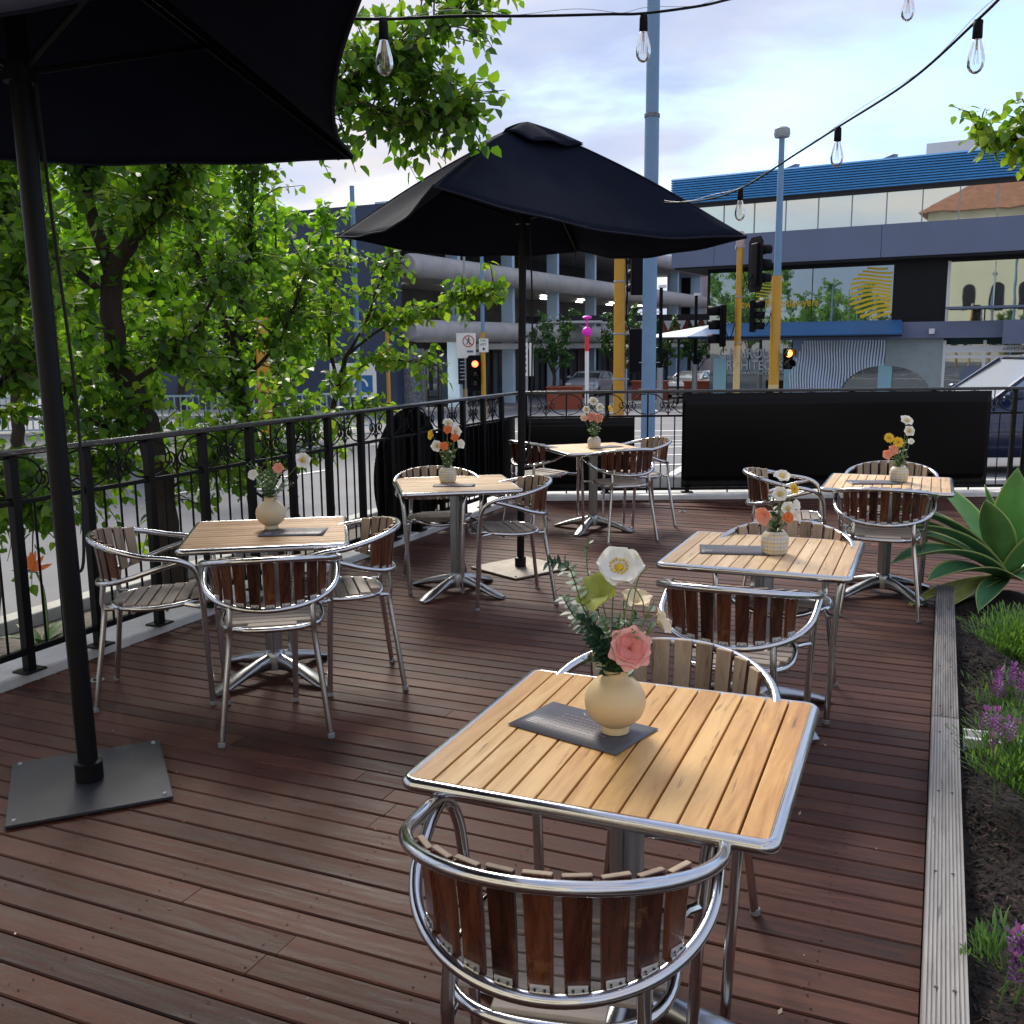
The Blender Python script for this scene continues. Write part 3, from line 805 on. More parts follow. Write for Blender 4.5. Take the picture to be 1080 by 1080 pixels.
def petal(b, M, a, L_, W_, cup, mi=0, rnd=None, wav=.0, base=.0, nu=8, nv=8):
    """petal leaving the middle at azimuth a; cup 0 flat .. 1.4 upright"""
    rz = Matrix.Rotation(a, 4, 'Z')
    ph = random.uniform(0, 6)
    def fn(u, v):
        s_ = u; wv = W_ * (sin(pi * min(1, s_ * .80 + .11)) ** .62) * (v - .5) * 2
        ang_ = cup * (1 - .55 * s_)
        x = base + L_ * s_ * cos(ang_) - L_ * .22 * ((v - .5) * 2) ** 2 * s_ ** 3 * cos(ang_); z = L_ * s_ * sin(ang_) * 1.0
        z -= L_ * .22 * ((v - .5) * 2) ** 2 * s_ ** 3 * sin(ang_); z += wav * L_ * sin(v * 9 + ph) * s_ * s_; z += abs(v - .5) ** 2 * W_ * .9
        return (x, wv, z)
    b.grid(fn, nu, nv, mi, M @ rz)
def open_flower(parent, c, d, r_, n, m, centre=None, cup=.45, name='blossom', wid=.62, wav=.05):
    b = MB(); M = aim(c, d)
    for k in range(n): petal(b, M, 2 * pi * k / n + random.uniform(-.15, .15), r_ * random.uniform(.9, 1.08), r_ * wid, cup + random.uniform(-.12, .12), 0, wav=wav)
    mats = [MT[m]]
    if centre:
        mats.append(MT[centre]); b.ball((0, 0, r_ * .14), r_ * .2, 8, 1, (1, 1, .7), M)
        for k in range(14):
            a = 2 * pi * k / 14; q = r_ * random.uniform(.25, .36); b.ball((q * cos(a), q * sin(a), r_ * .26), r_ * .055, 6, 1, (1, 1, 1), M)
    return b.build(name, mats, parent, ang=80)
def rose(parent, c, d, r_, m1='p_rose', m2='p_rose2'):
    b = MB(); M = aim(c, d)
    for ring_, (n, rad, L_, W_, cup) in enumerate(((3, .04, .62, .34, 1.5), (4, .12, .72, .42, 1.38), (5, .2, .82, .5, 1.15), (6, .26, .95, .56, .8), (6, .28, 1.05, .6, .42))):
        for k in range(n):
            a = 2 * pi * k / n + ring_ * .6 + random.uniform(-.1, .1); petal(b, M, a, r_ * L_, r_ * W_, cup, 0 if ring_ < 3 else 1, wav=.03, base=r_ * rad * .6)
    return b.build('rose', [MT[m1], MT[m2]], parent, ang=80)
def gerbera(parent, c, d, r_, m, centre='p_orange'):
    b = MB(); M = aim(c, d)
    for n, L_, cup in ((16, 1, .15), (12, .78, .4), (9, .5, .7)):
        for k in range(n): petal(b, M, 2 * pi * k / n + random.uniform(-.08, .08), r_ * L_, r_ * .2, cup, 0, wav=.0, nu=4, nv=3)
    b.ball((0, 0, r_ * .16), r_ * .2, 8, 1, (1, 1, .6), M)
    return b.build('daisy', [MT[m], MT[centre]], parent, ang=80)
def leafquad(b, p0, d, L_, W_, up_=(0, 0, 1), mi=0, fold=.15, droop=.0):
    d = Vector(d).normalized(); s_ = d.cross(Vector(up_)); 
    if s_.length < 1e-3: s_ = d.orthogonal()
    s_.normalize(); n_ = s_.cross(d); P0 = Vector(p0); vs = []
    for u, wv in ((0, .08), (.25, .8), (.5, 1), (.75, .75), (1, .03)):
        c = P0 + d * L_ * u - Vector((0, 0, 1)) * droop * L_ * u * u
        vs += [c - s_ * W_ * wv / 2 + n_ * fold * W_ * wv, c, c + s_ * W_ * wv / 2 + n_ * fold * W_ * wv]
    fs = []
    for i in range(4):
        a = i * 3; fs += [(a, a + 1, a + 4, a + 3), (a + 1, a + 2, a + 5, a + 4)]
    b.add(vs, fs, mi)
def sprig(parent, pts, m, n, L_, W_, name='sprig', spread=.9, droop=.1, r_=.0016):
    b = MB(); P = smooth_path(pts, 6); b.tube(P, r_, 5, mi=1)
    for k in range(n):
        t_ = .18 + .82 * k / n; i = min(len(P) - 2, int(t_ * (len(P) - 1))); d = (P[i + 1] - P[i]).normalized()
        az = k * 2.4 + random.uniform(-.3, .3); o_ = d.orthogonal().normalized(); q = d.cross(o_); sd_ = o_ * cos(az) + q * sin(az)
        f = 1 - .45 * t_
        leafquad(b, P[i], d * (1 - spread * .6) + sd_ * spread, L_ * f * random.uniform(.8, 1.15), W_ * f, d, 0, .12, droop)
    return b.build(name, [MT[m], MT['stem']], parent, ang=80)
def stems(parent, base, heads):
    for h in heads:
        mid = Vector(base).lerp(Vector(h), .55) + Vector((random.uniform(-.008, .008), random.uniform(-.008, .008), .01))
        MB().tube(smooth_path([base, mid, h], 5), .0017, 5).build('stem', MT['stem'], parent)

# nearest table: round vase, poppy, rose, eucalyptus
vx, vy = at_v1 = (.225, 2.09)
round_vase('round cream vase holding the pink rose and white poppy on the nearest golden table', vx, vy, .93)
t = thing('flower_bouquet', 'pink rose, white poppy and eucalyptus in the round cream vase on the nearest table', 'flowers', (vx, vy, TZ + .15), 0)
tocam = Vector((-.05, -1, .35))
rose(t, (.025, -.045, .06), (.1, -1, .40), .043)
pp = open_flower(t, (.005, .0, .225), (.05, -.8, .8), .056, 6, 'p_white', 'p_yellow', cup=.75, name='poppy', wid=.68, wav=.09)
open_flower(t, (.095, .02, .095), (.8, -.3, .5), .036, 5, 'p_cream', None, cup=1.0, name='blossom')
open_flower(t, (.045, .02, .14), (.1, -.4, 1), .04, 5, 'p_cream', None, cup=1.2, name='blossom')
open_flower(t, (-.035, -.01, .17), (-.5, -.6, .6), .052, 5, 'p_lime', None, cup=.9, name='hellebore')
stems(t, (0, 0, -.06), [(.02, -.04, .06), (0, .005, .225), (.095, .02, .10), (.045, .02, .13), (-.033, -.008, .165)])
MB().tube(smooth_path([(0, 0, -.02), (.015, -.02, .12), (.03, -.03, .19), (.055, -.02, .16), (.06, -.01, .12)], 6), .0016, 5).build('stem', MT['stem'], t)
MB().tube(smooth_path([(.01, 0, -.02), (.03, -.01, .1), (.045, -.01, .2), (.07, 0, .23)], 6), .0014, 5).build('stem', MT['stem'], t)
for pts in ([(0, 0, -.05), (-.035, -.01, .06), (-.075, -.02, .15), (-.105, -.025, .235), (-.15, -.03, .25)], [(0, 0, -.05), (-.03, .01, .05), (-.08, .02, .10), (-.115, .02, .16)], [(0, 0, -.05), (-.02, -.02, .04), (-.05, -.035, .09), (-.085, -.04, .13)]):
    sprig(t, pts, 'euc', 46, .040, .034, 'eucalyptus_sprig', .95)
for k in range(9):
    a = 2.0 + k * .55; q = random.uniform(.03, .08); h = random.uniform(.05, .15)
    sprig(t, [(0, 0, -.05), (q * .4 * cos(a), q * .4 * sin(a), h * .5), (q * cos(a), q * sin(a), h)], ('fern', 'sage', 'euc')[k % 3], 18, .032, .012 if k % 3 == 0 else .024, ('fern_sprig', 'sage_sprig', 'eucalyptus_sprig')[k % 3], .85)
sprig(t, [(0, 0, -.05), (-.03, .03, .1), (-.06, .04, .22), (-.055, .04, .29)], 'euc', 14, .028, .014, 'eucalyptus_sprig', .8)
for pts in ([(0, 0, -.05), (-.02, -.02, .05), (-.03, -.035, .12)], [(0, 0, -.05), (0, -.03, .05), (.005, -.04, .14)], [(0, 0, -.05), (-.04, -.02, .03), (-.07, -.03, .03)], [(0, 0, -.05), (.02, .02, .06), (.02, .03, .15)]):
    sprig(t, pts, 'fern', 26, .026, .007, 'fern_sprig', .8)
for pts in ([(0, 0, -.05), (.04, 0, .06), (.085, .01, .15)], [(0, 0, -.05), (.05, -.01, .05), (.075, -.02, .11)]):
    sprig(t, pts, 'sage', 9, .05, .028, 'sage_sprig', .7)
# amber table: pale vase, greenery, white flower
vx, vy, _ = on_table(1, .06, .03, 0); vx, vy = -1.155, 4.66
round_vase('round pale cream vase with greenery on the amber table at the left', vx, vy, .98, 'vase_cream2')
t = thing('flower_bouquet', 'bushy green bouquet with one white flower in the pale round vase at the left', 'flowers', (vx, vy, TZ + .15), 0)
for k in range(16):
    a = k * 2.4; q = random.uniform(.05, .13); h = random.uniform(.07, .19)
    sprig(t, [(0, 0, -.04), (q * .4 * cos(a), q * .4 * sin(a), h * .5), (q * cos(a), q * sin(a), h)], ('fern', 'euc', 'sage')[k % 3], 20, .035, .011, ('fern_sprig', 'eucalyptus_sprig', 'sage_sprig')[k % 3], .85)
open_flower(t, (.165, -.02, .185), (.5, -.9, .2), .042, 5, 'p_white', 'p_yellow', cup=.6); open_flower(t, (-.06, -.05, .12), (-.3, -1, .5), .03, 5, 'p_white', None, cup=.7)
open_flower(t, (.06, -.06, .15), (.2, -1, .5), .03, 6, 'p_peach', None, cup=.9)
stems(t, (0, 0, -.03), [(.16, -.015, .18), (-.058, -.045, .115), (.06, -.055, .145)])
def posy(lab, vlab, x, y, heads, leaves=6, lab_g=None):
    grid_vase(vlab, x, y, random.uniform(0, 6))
    t = thing('flower_bouquet', lab, 'flowers', (x, y, TZ + .09), 0)
    for kind, pos, d, r_, m in heads:
        r_ *= .82
        if kind == 'o': open_flower(t, pos, d, r_, 6, m, 'p_yellow' if m == 'p_white' else None, cup=.5)
        elif kind == 'g': gerbera(t, pos, d, r_, m)
        elif kind == 'r': rose(t, pos, d, r_, m, m)
        elif kind == 'c': open_flower(t, pos, d, r_, 5, m, None, cup=1.0)
    stems(t, (0, 0, -.03), [Vector(h[1]) * .97 for h in heads])
    for k in range(leaves):
        a = k * 2.4 + .5; q = random.uniform(.03, .06); h = random.uniform(.06, .18)
        sprig(t, [(0, 0, -.03), (q * .3 * cos(a), q * .3 * sin(a), h * .5), (q * cos(a), q * sin(a), h)], ('euc', 'fern', 'sage')[k % 3], 10, .045, .022 if k % 3 else .03, ('eucalyptus_sprig', 'fern_sprig', 'sage_sprig')[k % 3], .75)
    return t
F = (0, -1, .4)
posy('posy of white, orange and yellow flowers on the table before the round-ended black screen', 'small grid patterned vase on the table before the round-ended black screen', -.41, 6.27,
     [('o', (.01, -.02, .29), (.1, -.7, .8), .05, 'p_white'), ('c', (-.09, 0, .215), (-.8, -.6, .2), .045, 'p_yellow'), ('o', (.055, -.03, .24), (.3, -1, .3), .05, 'p_white'), ('r', (.01, -.05, .255), F, .032, 'p_orange'),
      ('r', (-.015, -.06, .15), F, .032, 'p_orange'), ('r', (.055, -.06, .205), F, .03, 'p_orange'), ('o', (-.06, -.03, .15), (-.4, -1, .2), .05, 'p_white'), ('c', (.08, -.03, .16), (.7, -.7, .2), .045, 'p_white')], 8)
posy('posy of white, peach and yellow flowers on the farthest table at the deck corner', 'small grid patterned vase on the farthest table at the deck corner', .70, 8.32,
     [('o', (-.01, -.02, .31), F, .05, 'p_white'), ('c', (.12, 0, .24), (.9, -.5, .3), .05, 'p_yellow'), ('o', (-.07, -.02, .24), F, .045, 'p_white'), ('r', (-.03, -.05, .18), F, .045, 'p_peach'), ('r', (.03, -.05, .17), F, .045, 'p_peach'), ('o', (.045, -.03, .26), F, .045, 'p_white'), ('o', (-.09, -.02, .17), F, .04, 'p_cream')], 8)
posy('posy with white blooms, an orange daisy and a peach flower on the middle right table', 'grid patterned vase with yellow lines on the middle right table', 1.08, 3.98,
     [('o', (.015, -.02, .235), (.0, -.6, .9), .047, 'p_white'), ('o', (.005, -.03, .165), F, .042, 'p_white'), ('g', (.065, -.02, .185), (.6, -1, .5), .034, 'p_yellow'), ('c', (-.055, -.05, .085), (-.8, -.8, -.1), .055, 'p_peach'), ('o', (.03, -.06, .11), F, .04, 'p_white'),
      ('r', (.028, -.075, .078), F, .026, 'p_orange'), ('c', (.065, -.03, .12), (.6, -.6, .3), .035, 'p_white')], 7)
posy('posy with two yellow daisies and white blooms on the far right table', 'grid patterned vase on the far right table by the agave', 2.415, 6.10,
     [('o', (.02, -.02, .29), (.1, -.7, .8), .055, 'p_white'), ('g', (-.085, -.03, .19), F, .042, 'p_yellow'), ('g', (-.035, -.05, .165), F, .045, 'p_yellow'), ('o', (.035, -.03, .23), F, .045, 'p_white'), ('c', (.05, -.02, .165), F, .03, 'p_white'), ('c', (-.09, -.04, .09), (-.7, -1, 0), .045, 'p_peach'), ('r', (-.06, -.04, .115), F, .035, 'p_peach')], 8)
# menus
menu(.155, 2.12, -38, .29, .18, 'dark grey menu card under the round cream vase on the nearest golden table')
menu(-1.03, 4.57, 3, .30, .20, 'dark menu card to the right of the vase on the amber table at the left')
menu(-.36, 6.12, 0, .26, .13, 'dark menu card under the vase on the table before the round-ended black screen')
menu(.80, 8.43, 30, .28, .18, 'dark menu card on the farthest table at the deck corner')
menu(.94, 4.06, -10, .30, .19, 'pale glossy looking menu card on the middle right table')
menu(2.25, 6.08, -5, .30, .2, 'menu card left of the vase on the far right table by the agave')

# ------------------------------------------------------------------ parasols
MT['binding'] = mat('canvas_binding', (.016, .019, .032), .85, spec=.1)
MT['rope'] = mat('black_rope', (.015, .015, .017), .8)
def parasol(label, base, corners, apex, plate, prz, ptop, cap=.30, pole_r=.029, sag=.09, platem='plate_steel', inset=.05, canvas='canvas'):
    t = thing('parasol', label, 'parasol', (base[0], base[1], 0))
    B = Vector((base[0], base[1], 0)); A = Vector(apex) - B; C = [Vector(c) - B for c in corners]
    ctr = sum(C, Vector()) / 4
    b = MB(); 
    for i in range(4):
        c0, c1 = C[i], C[(i + 1) % 4]
        def fn(a, v, c0=c0, c1=c1):
            h = c0.lerp(c1, v); k = 4 * v * (1 - v)
            h = h.lerp(ctr + Vector((0, 0, h.z - ctr.z)), inset * k); h.z -= sag * k
            P_ = A.lerp(h, a)
            P_.z -= .05 * sin(pi * a) * k; P_.z += .035 * sin(pi * a)
            P_.z += .006 * sin(9 * v + 5 * a) * a + .004 * sin(23 * v) * a * a
            return P_
        b.grid(fn, 16, 24)
    b.build('canopy', MT[canvas], t, solid=.004, ang=24)
    def skin(i, a, v):
        c0, c1 = C[i], C[(i + 1) % 4]; h = c0.lerp(c1, v); k = 4 * v * (1 - v)
        h = h.lerp(ctr + Vector((0, 0, h.z - ctr.z)), inset * k); h.z -= sag * k
        P_ = A.lerp(h, a); P_.z -= .05 * sin(pi * a) * k; P_.z += .035 * sin(pi * a)
        P_.z += .006 * sin(9 * v + 5 * a) * a + .004 * sin(23 * v) * a * a
        return P_
    for i in range(4):
        MB().tube([skin(i, .1 + .9 * q / 14, 0) + Vector((0, 0, .001)) for q in range(15)], .006, 6).build('seam', MT['binding'], t)
        MB().tube([skin(i, 1, q / 24) for q in range(25)], .0065, 6).build('hem', MT['binding'], t)
    b = MB()
    for i in range(4):
        c0, c1 = (C[i] - A).normalized() * cap, (C[(i + 1) % 4] - A).normalized() * cap
        def fn(a, v, c0=c0, c1=c1):
            P_ = A + Vector((0, 0, .045)) + c0.lerp(c1, v) * a; P_.z += -.02 * 4 * v * (1 - v) * a + .012 * sin(14 * v) * a - .035 * (1 - a) ** 2; return P_
        b.grid(fn, 6, 10)
    b.build('vent_cap', MT[canvas], t, solid=.004, ang=50)
    top = Vector(ptop) - B
    MB().tube([(0, 0, .02), top], pole_r, 20).build('pole', MT['black'], t)
    MB().lathe([(pole_r + .002, .02), (pole_r + .014, .022), (pole_r + .014, .085), (pole_r + .004, .09)], 24).build('collar', MT['black'], t)
    b = MB(); b.prism(plate, .006, .017, M=Matrix.Rotation(0, 4, 'Z')); pl = b.build('base_plate', MT[platem], t, bevel=.002)
    bb = MB()
    for q in plate:
        v_ = Vector((q[0], q[1], 0)) * .90; bb.lathe([(.0, .024), (.006, .024), (.009, .0185), (.009, .0165)], 8, c=(v_.x, v_.y, 0))
    bb.build('bolt', MT['greysteel'], pl)
    hub = A.lerp(top, .0); hz = A + Vector((0, 0, -.62))
    tb = (top).normalized(); hubp = tb * (hz.z / tb.z)
    MB().lathe([(.034, -.03), (.052, -.028), (.052, .028), (.034, .03)], 20, c=hubp).build('hub', MT['black'], t)
    tophub = tb * ((A.z - .06) / tb.z)
    MB().lathe([(.03, -.03), (.045, -.026), (.045, .02), (.02, .04)], 20, c=tophub).build('crown_hub', MT['black'], t)
    for i in range(4):
        c = C[i]; e = A.lerp(c, .985); e.z -= .012; m_ = A.lerp(c, .52); m_.z -= .01
        MB().bar(tophub, e, .018, .024).build('rib', MT['black'], t, bevel=.003)
        MB().bar(hubp, m_, .016, .02).build('strut', MT['black'], t, bevel=.003)
    # cord down the pole and a loose tie at two corners
    off = Vector((.06, .03, 0))
    MB().tube(smooth_path([hubp + Vector((.045, .01, 0)), hubp + Vector((.06, .02, -.5)), hubp * .55 + Vector((.07, .03, 0)), hubp * .35 + Vector((.05, .02, 0)), hubp * .32 + Vector((.03, .0, 0))], 6), .006, 6).build('cord', MT['rope'], t)
    for i in (2, 3):
        q = A.lerp(C[i], .93) - Vector((0, 0, .02)); MB().tube(smooth_path([q, q + Vector((.01, 0, -.06)), q + Vector((-.008, .004, -.15))], 4), .005, 5).build('tie', MT['rope'], t)
    return t
def rect(w_, d_, a):
    a = R(a); return [(x * cos(a) - y * sin(a), x * sin(a) + y * cos(a)) for x, y in ((-w_ / 2, -d_ / 2), (w_ / 2, -d_ / 2), (w_ / 2, d_ / 2), (-w_ / 2, d_ / 2))]
b1 = (-1.555, 3.403)
parasol('nearest black parasol, its canopy cut off by the top left corner of the view', b1,
        [(-.70, 4.62, 2.41), (-2.80, 4.22, 2.44), (-2.40, 2.20, 2.47), (-.26, 2.55, 2.60)], (-1.60, 3.43, 3.08), rect(.53, .56, 24), 24, (-1.61, 3.43, 3.05), pole_r=.035, inset=.11)
MT['slate_canvas'] = mat('slate_canvas', (.10, .125, .20), .8, bump=.2, bscale=3)
parasol('slate blue parasol, only its hem showing in the top left corner of the view', (-1.55, 1.62),
        [(-.20, 2.27, 2.40), (-2.20, 2.90, 2.43), (-2.85, .95, 2.45), (-.85, .32, 2.45)], (-1.52, 1.61, 3.0), rect(.5, .5, 10), 10, (-1.53, 1.61, 2.97), sag=.05, canvas='slate_canvas')
b2 = (.057, 6.879)
parasol('black square parasol open over the far left tables, beside the tree', b2,
        [(-.41, 5.6, 2.435), (1.55, 6.65, 2.26), (.55, 8.25, 2.33), (-1.27, 7.5, 2.38)], (.13, 6.9, 3.03), rect(.52, .50, 40), 12, (.10, 6.9, 3.0), pole_r=.026, platem='plate_pale', cap=.42)
# ------------------------------------------------------------------ planter at the right
MT['sleeper'] = wood('grey_weathered_sleeper', [(.14, .13, .125), (.25, .235, .225), (.37, .355, .34)], along=1, rough=.7, wear=((.12, .105, .095), 3, .95, .6))
MT['mulch'] = mat('bark_mulch', (.012, .007, .005), .95, var=.8, vscale=40, bump=1, bscale=50)
MT['chip'] = leafmat('mulch_chip', (.008, .005, .004), (.022, .011, .008), (.08, .042, .028), 0, .8)
def sleeper(label, v0, v1):
    b = MB(); x0, x1, zt, zb = .036, .134, .10, -.12; n = 10; prof = [(x0, zb), (x1, zb), (x1, zt - .003)]
    w_ = (x1 - x0) / n
    for k in range(n):
        xr = x1 - w_ * k
        prof += [(xr - w_ * .1, zt), (xr - w_ * .62, zt), (xr - w_ * .72, zt - .0045), (xr - w_ * .92, zt - .0045)]
    prof.append((x0, zt - .003))
    L_ = v1 - v0; r0 = [Vector((x, v0, z)) for x, z in prof]; r1 = [Vector((x, v1, z)) for x, z in prof]
    m_ = len(prof); vs = r0 + r1; fs = [(k, (k + 1) % m_, m_ + (k + 1) % m_, m_ + k) for k in range(m_)] + [tuple(reversed(range(m_))), tuple(range(m_, 2 * m_))]
    b.add(vs, fs)
    o = b.build('timber_sleeper', MT['sleeper'], rot=-TH, attr=[random.random()] * len(fs), flat=True)
    s = MB()
    vv = v0 + .12
    while vv < v1:
        for x in (.062, .108):
            s.lathe([(0, .0012), (.0045, .0012), (.0055, 0)], 8, c=(x + random.uniform(-.004, .004), vv, zt))
        vv += .55
    s.build('screw', MT['screw'], o)
    return tag(o, label, 'planter edge', 'grooved grey timber planter edging')
sleeper('grooved grey timber planter edge nearest the camera, in the bottom right', -.6, 4.09)
sleeper('grooved grey timber planter edge farther away, running up to the agave', 4.10, 6.45)
b = MB(); b.grid(lambda i, j: (.134 + 2.6 * i, -.8 + 7.4 * j, .035 + .03 * sin(i * 17 + j * 9) * sin(j * 31) + .02 * sin(i * 40) * sin(j * 80)), 50, 120)
# loose chips on the mulch
att = [.2] * len(b.f)
for k in range(20000):
    u = .15 + random.random() ** 1.3 * 1.5; v = random.uniform(.6, 6.2); i, j = (u - .134) / 2.6, (v + .8) / 7.4
    z = .035 + .03 * sin(i * 17 + j * 9) * sin(j * 31) + .02 * sin(i * 40) * sin(j * 80) + random.uniform(.002, .014)
    L_ = random.uniform(.008, .03); W_ = random.uniform(.004, .011); a = random.uniform(0, 6.3); ti = random.uniform(-.6, .6); ro_ = random.uniform(-.5, .5)
    dx = Vector((cos(a), sin(a), ti)).normalized() * L_ / 2; dy = Vector((-sin(a), cos(a), ro_)).normalized() * W_ / 2; c = Vector((u, v, z))
    b.add([c - dx - dy, c + dx - dy * .6, c + dx * .9 + dy, c - dx * .8 + dy], [(0, 1, 2, 3)], 1); att.append(min(1, random.random() ** 2.2 + .03))
o = b.build('mulch', [MT['mulch'], MT['chip']], rot=-TH, attr=att, flat=True); tag(o, 'dark bark mulch filling the planter', 'mulch', kind='stuff')
b = MB(); b.box((.75, 3.93, .085), (1.2, .02, .006)); b.box((.75, 3.985, .075), (1.2, .012, .05)); b.box((.75, 3.94, .05), (1.2, .006, .07))
tag(b.build('metal_edging', MT['white'], rot=-TH), 'pale metal edging strip across the planter mulch', 'edging')

# leaf litter and grit lying on the boards
b = MB(); att = []
for k in range(260):
    u = random.uniform(-3.8, 0); v = random.uniform(.8, 9.0) if k % 3 else random.uniform(.8, 4)
    if random.random() < .5: v = -2.6 + round((v + 2.6) / .098) * .098 - .003
    c = Vector((u, v, .003)); a = random.uniform(0, 6.3); L_ = random.uniform(.003, .010) if random.random() < .85 else random.uniform(.015, .028)
    d = Vector((cos(a), sin(a), random.uniform(-.1, .25))); s_ = Vector((-sin(a), cos(a), 0)) * L_ * random.uniform(.2, .5)
    b.add([c - d * L_ * .5, c + s_ * .6, c + d * L_ * .5 + Vector((0, 0, .002)), c - s_ * .6], [(0, 1, 2, 3)]); att.append(random.random())
o = b.build('leaf_litter', leafmat('litter', (.05, .03, .02), (.30, .22, .14), (.62, .56, .46), 0, .8), rot=-TH, attr=att, flat=True); tag(o, 'specks of dry leaf litter and grit on the deck boards', 'litter', kind='stuff')

# foxtail agave
MT['agave'] = mat('agave_leaf', (.13, .30, .085), .42, var=.25, vscale=3, spec=.4)
MT['agave_edge'] = mat('agave_pale_edge', (.35, .45, .15), .5)
MT['agave_dark'] = mat('agave_blue_leaf', (.075, .21, .10), .42, var=.2, vscale=3, spec=.4)
MT['agave_dry'] = mat('agave_old_leaf', (.32, .36, .10), .5, var=.3, vscale=6)
def agave(label, c):
    t = thing('agave', label, 'plant', c)
    specs = []      # azimuth deg (0 = +X), start elevation, length, width, droop, material
    for az, el, L_, W_, dr, m_ in ((184, 52, .92, .24, 1.05, 'agave_dark'), (196, 38, .86, .23, .95, 'agave_dark'), (210, 22, .72, .22, .55, 'agave_dark'), (172, 60, .86, .22, 1.0, 'agave_dark'),
                                (160, 40, .86, .2, .8, 'agave_dark'), (215, -2, .60, .13, .25, 'agave_dry'), (196, -4, .72, .12, .25, 'agave_dry'), (232, 2, .62, .14, .3, 'agave_dark'), (225, 62, .66, .21, .25, 'agave'), (250, 78, .74, .22, .1, 'agave'), (120, 60, .8, .2, .5, 'agave'),
                                (290, 55, .66, .22, .3, 'agave'), (330, 40, .75, .19, .6, 'agave'), (20, 40, .8, .18, .7, 'agave_dark'), (70, 45, .8, .18, .7, 'agave_dark'), (255, 22, .58, .18, .4, 'agave_dark'), (280, 10, .55, .18, .3, 'agave_dark'), (310, 10, .55, .17, .3, 'agave_dark'),
                                (180, 80, .6, .16, .1, 'agave'), (60, 84, .6, .15, .05, 'agave')):
        b = MB(); a = R(az); dirh = Vector((cos(a), sin(a), 0)); sd_ = Vector((-sin(a), cos(a), 0)); e = R(el)
        N_ = 16; P_ = Vector((0, 0, .07)) + dirh * .03; pts = [P_.copy()]
        for k in range(N_):
            ek = e - dr * (k / N_) * 1.1; P_ = P_ + (dirh * cos(ek) + Vector((0, 0, 1)) * sin(ek)) * (L_ / N_); pts.append(P_.copy())
        def fn(u, v):
            i = min(N_, int(u * N_ + .5)); c_ = pts[i]; tng = (pts[min(N_, i + 1)] - pts[max(0, i - 1)]).normalized(); nn = sd_.cross(tng).normalized() * -1
            if nn.z < 0 and el < 70: nn = -nn
            w_ = W_ * (.42 + .58 * sin(pi * min(1, (u * .82 + .12))) ** 1.0) if u < .5 else W_ * max(0.012, (1 - ((u - .5) / .5) ** 1.9)) * (.42 + .58 * sin(pi * (.41 + .12)))
            q = (v - .5) * 2
            return c_ + sd_ * q * w_ / 2 + nn * (abs(q) ** 1.7 * w_ * .20) 
        b.grid(fn, N_, 20)
        # pale margins
        for i in range(len(b.f)):
            if i % 20 in (0, 19): b.m[i] = 1
        b.build('leaf', [MT[m_], MT['agave_edge']], t, solid=.004, ang=80)
    return t
agave('large foxtail agave with broad green leaves at the far end of the planter', (3.06, 5.98, .05))

# lavender bushes
MT['lav'] = leafmat('lavender_leaf', (.035, .09, .028), (.08, .175, .045), (.14, .26, .07), .22, .6)
MT['lavfl'] = leafmat('lavender_flower', (.12, .03, .17), (.20, .06, .29), (.33, .14, .42), .2, .6)
def lavender(label, c, rad, h, n, flowers, thin=1.0):
    t = thing('lavender_bush', label, 'shrub', c); b = MB(); att = []
    for k in range(n):
        a = random.uniform(0, 2 * pi); q = random.random() ** .6; tilt = q * .95; L_ = h * random.uniform(.55, 1.05)
        base = Vector((cos(a), sin(a), 0)) * rad * q * .35
        d = Vector((cos(a) * sin(tilt), sin(a) * sin(tilt), cos(tilt)))
        tip = base + d * L_ * (1 + .25 * q) + Vector((0, 0, .04 * L_)); mid = base.lerp(tip, .5) + Vector((0, 0, .04))
        for m_ in range(7):
            u = .35 + .65 * m_ / 6; p0 = base.lerp(tip, u) + Vector((0, 0, .03 * sin(pi * u)))
            az = random.uniform(0, 6.3); dd = (d + Vector((cos(az), sin(az), .3)) * .65).normalized(); n0 = len(b.f)
            leafquad(b, p0, dd, random.uniform(.03, .05), .0062 * thin, (0, 0, 1), 0, .1); att += [min(1, random.random() * .7 + .3 * u)] * (len(b.f) - n0)
    b.build('foliage', [MT['lav']], t, attr=att, ang=80)
    for (dx, dy, dz) in flowers:
        f = MB(); fa = []
        f.tube([(0, 0, -.12), (0, 0, 0)], .0014, 5, mi=1); fa += [.5] * len(f.f)
        for j in range(9):
            for i in range(5):
                a = i * 2 * pi / 5 + j * .6; n0 = len(f.f); leafquad(f, (.006 * cos(a), .006 * sin(a), .0055 * j), (cos(a), sin(a), .5), .0085, .006, (0, 0, 1), 0, .2); fa += [random.random()] * (len(f.f) - n0)
        for i in range(4):
            a = i * pi / 2 + random.random(); n0 = len(f.f); leafquad(f, (0, 0, .05), (cos(a) * .5, sin(a) * .5, 1), .022, .009, (cos(a), sin(a), 0), 0, .2); fa += [random.uniform(.6, 1)] * (len(f.f) - n0)
        f.build('flower_spike', [MT['lavfl'], MT['stem']], t, loc=(dx, dy, dz), rot=(random.uniform(-.4, .4), random.uniform(-.4, .4), 0), attr=fa, ang=80).scale = (1.35, 1.35, 1.2)
    return t
def fr(n, r_, z, ox=0, oy=0):
    return [(ox + random.uniform(-r_, r_), oy + random.uniform(-r_, r_), z + random.uniform(-.05, .05)) for k in range(n)]
lavender('low green lavender bush without flowers, just before the agave', D(.50, 4.95, .04), .24, .27, 1100, [])
lavender('green lavender bush with mauve flower spikes in front of the pale metal strip', D(.46, 3.40, .04), .24, .29, 1100, fr(7, .06, .24, -.18, .12) + fr(3, .10, .31, .05, .0))
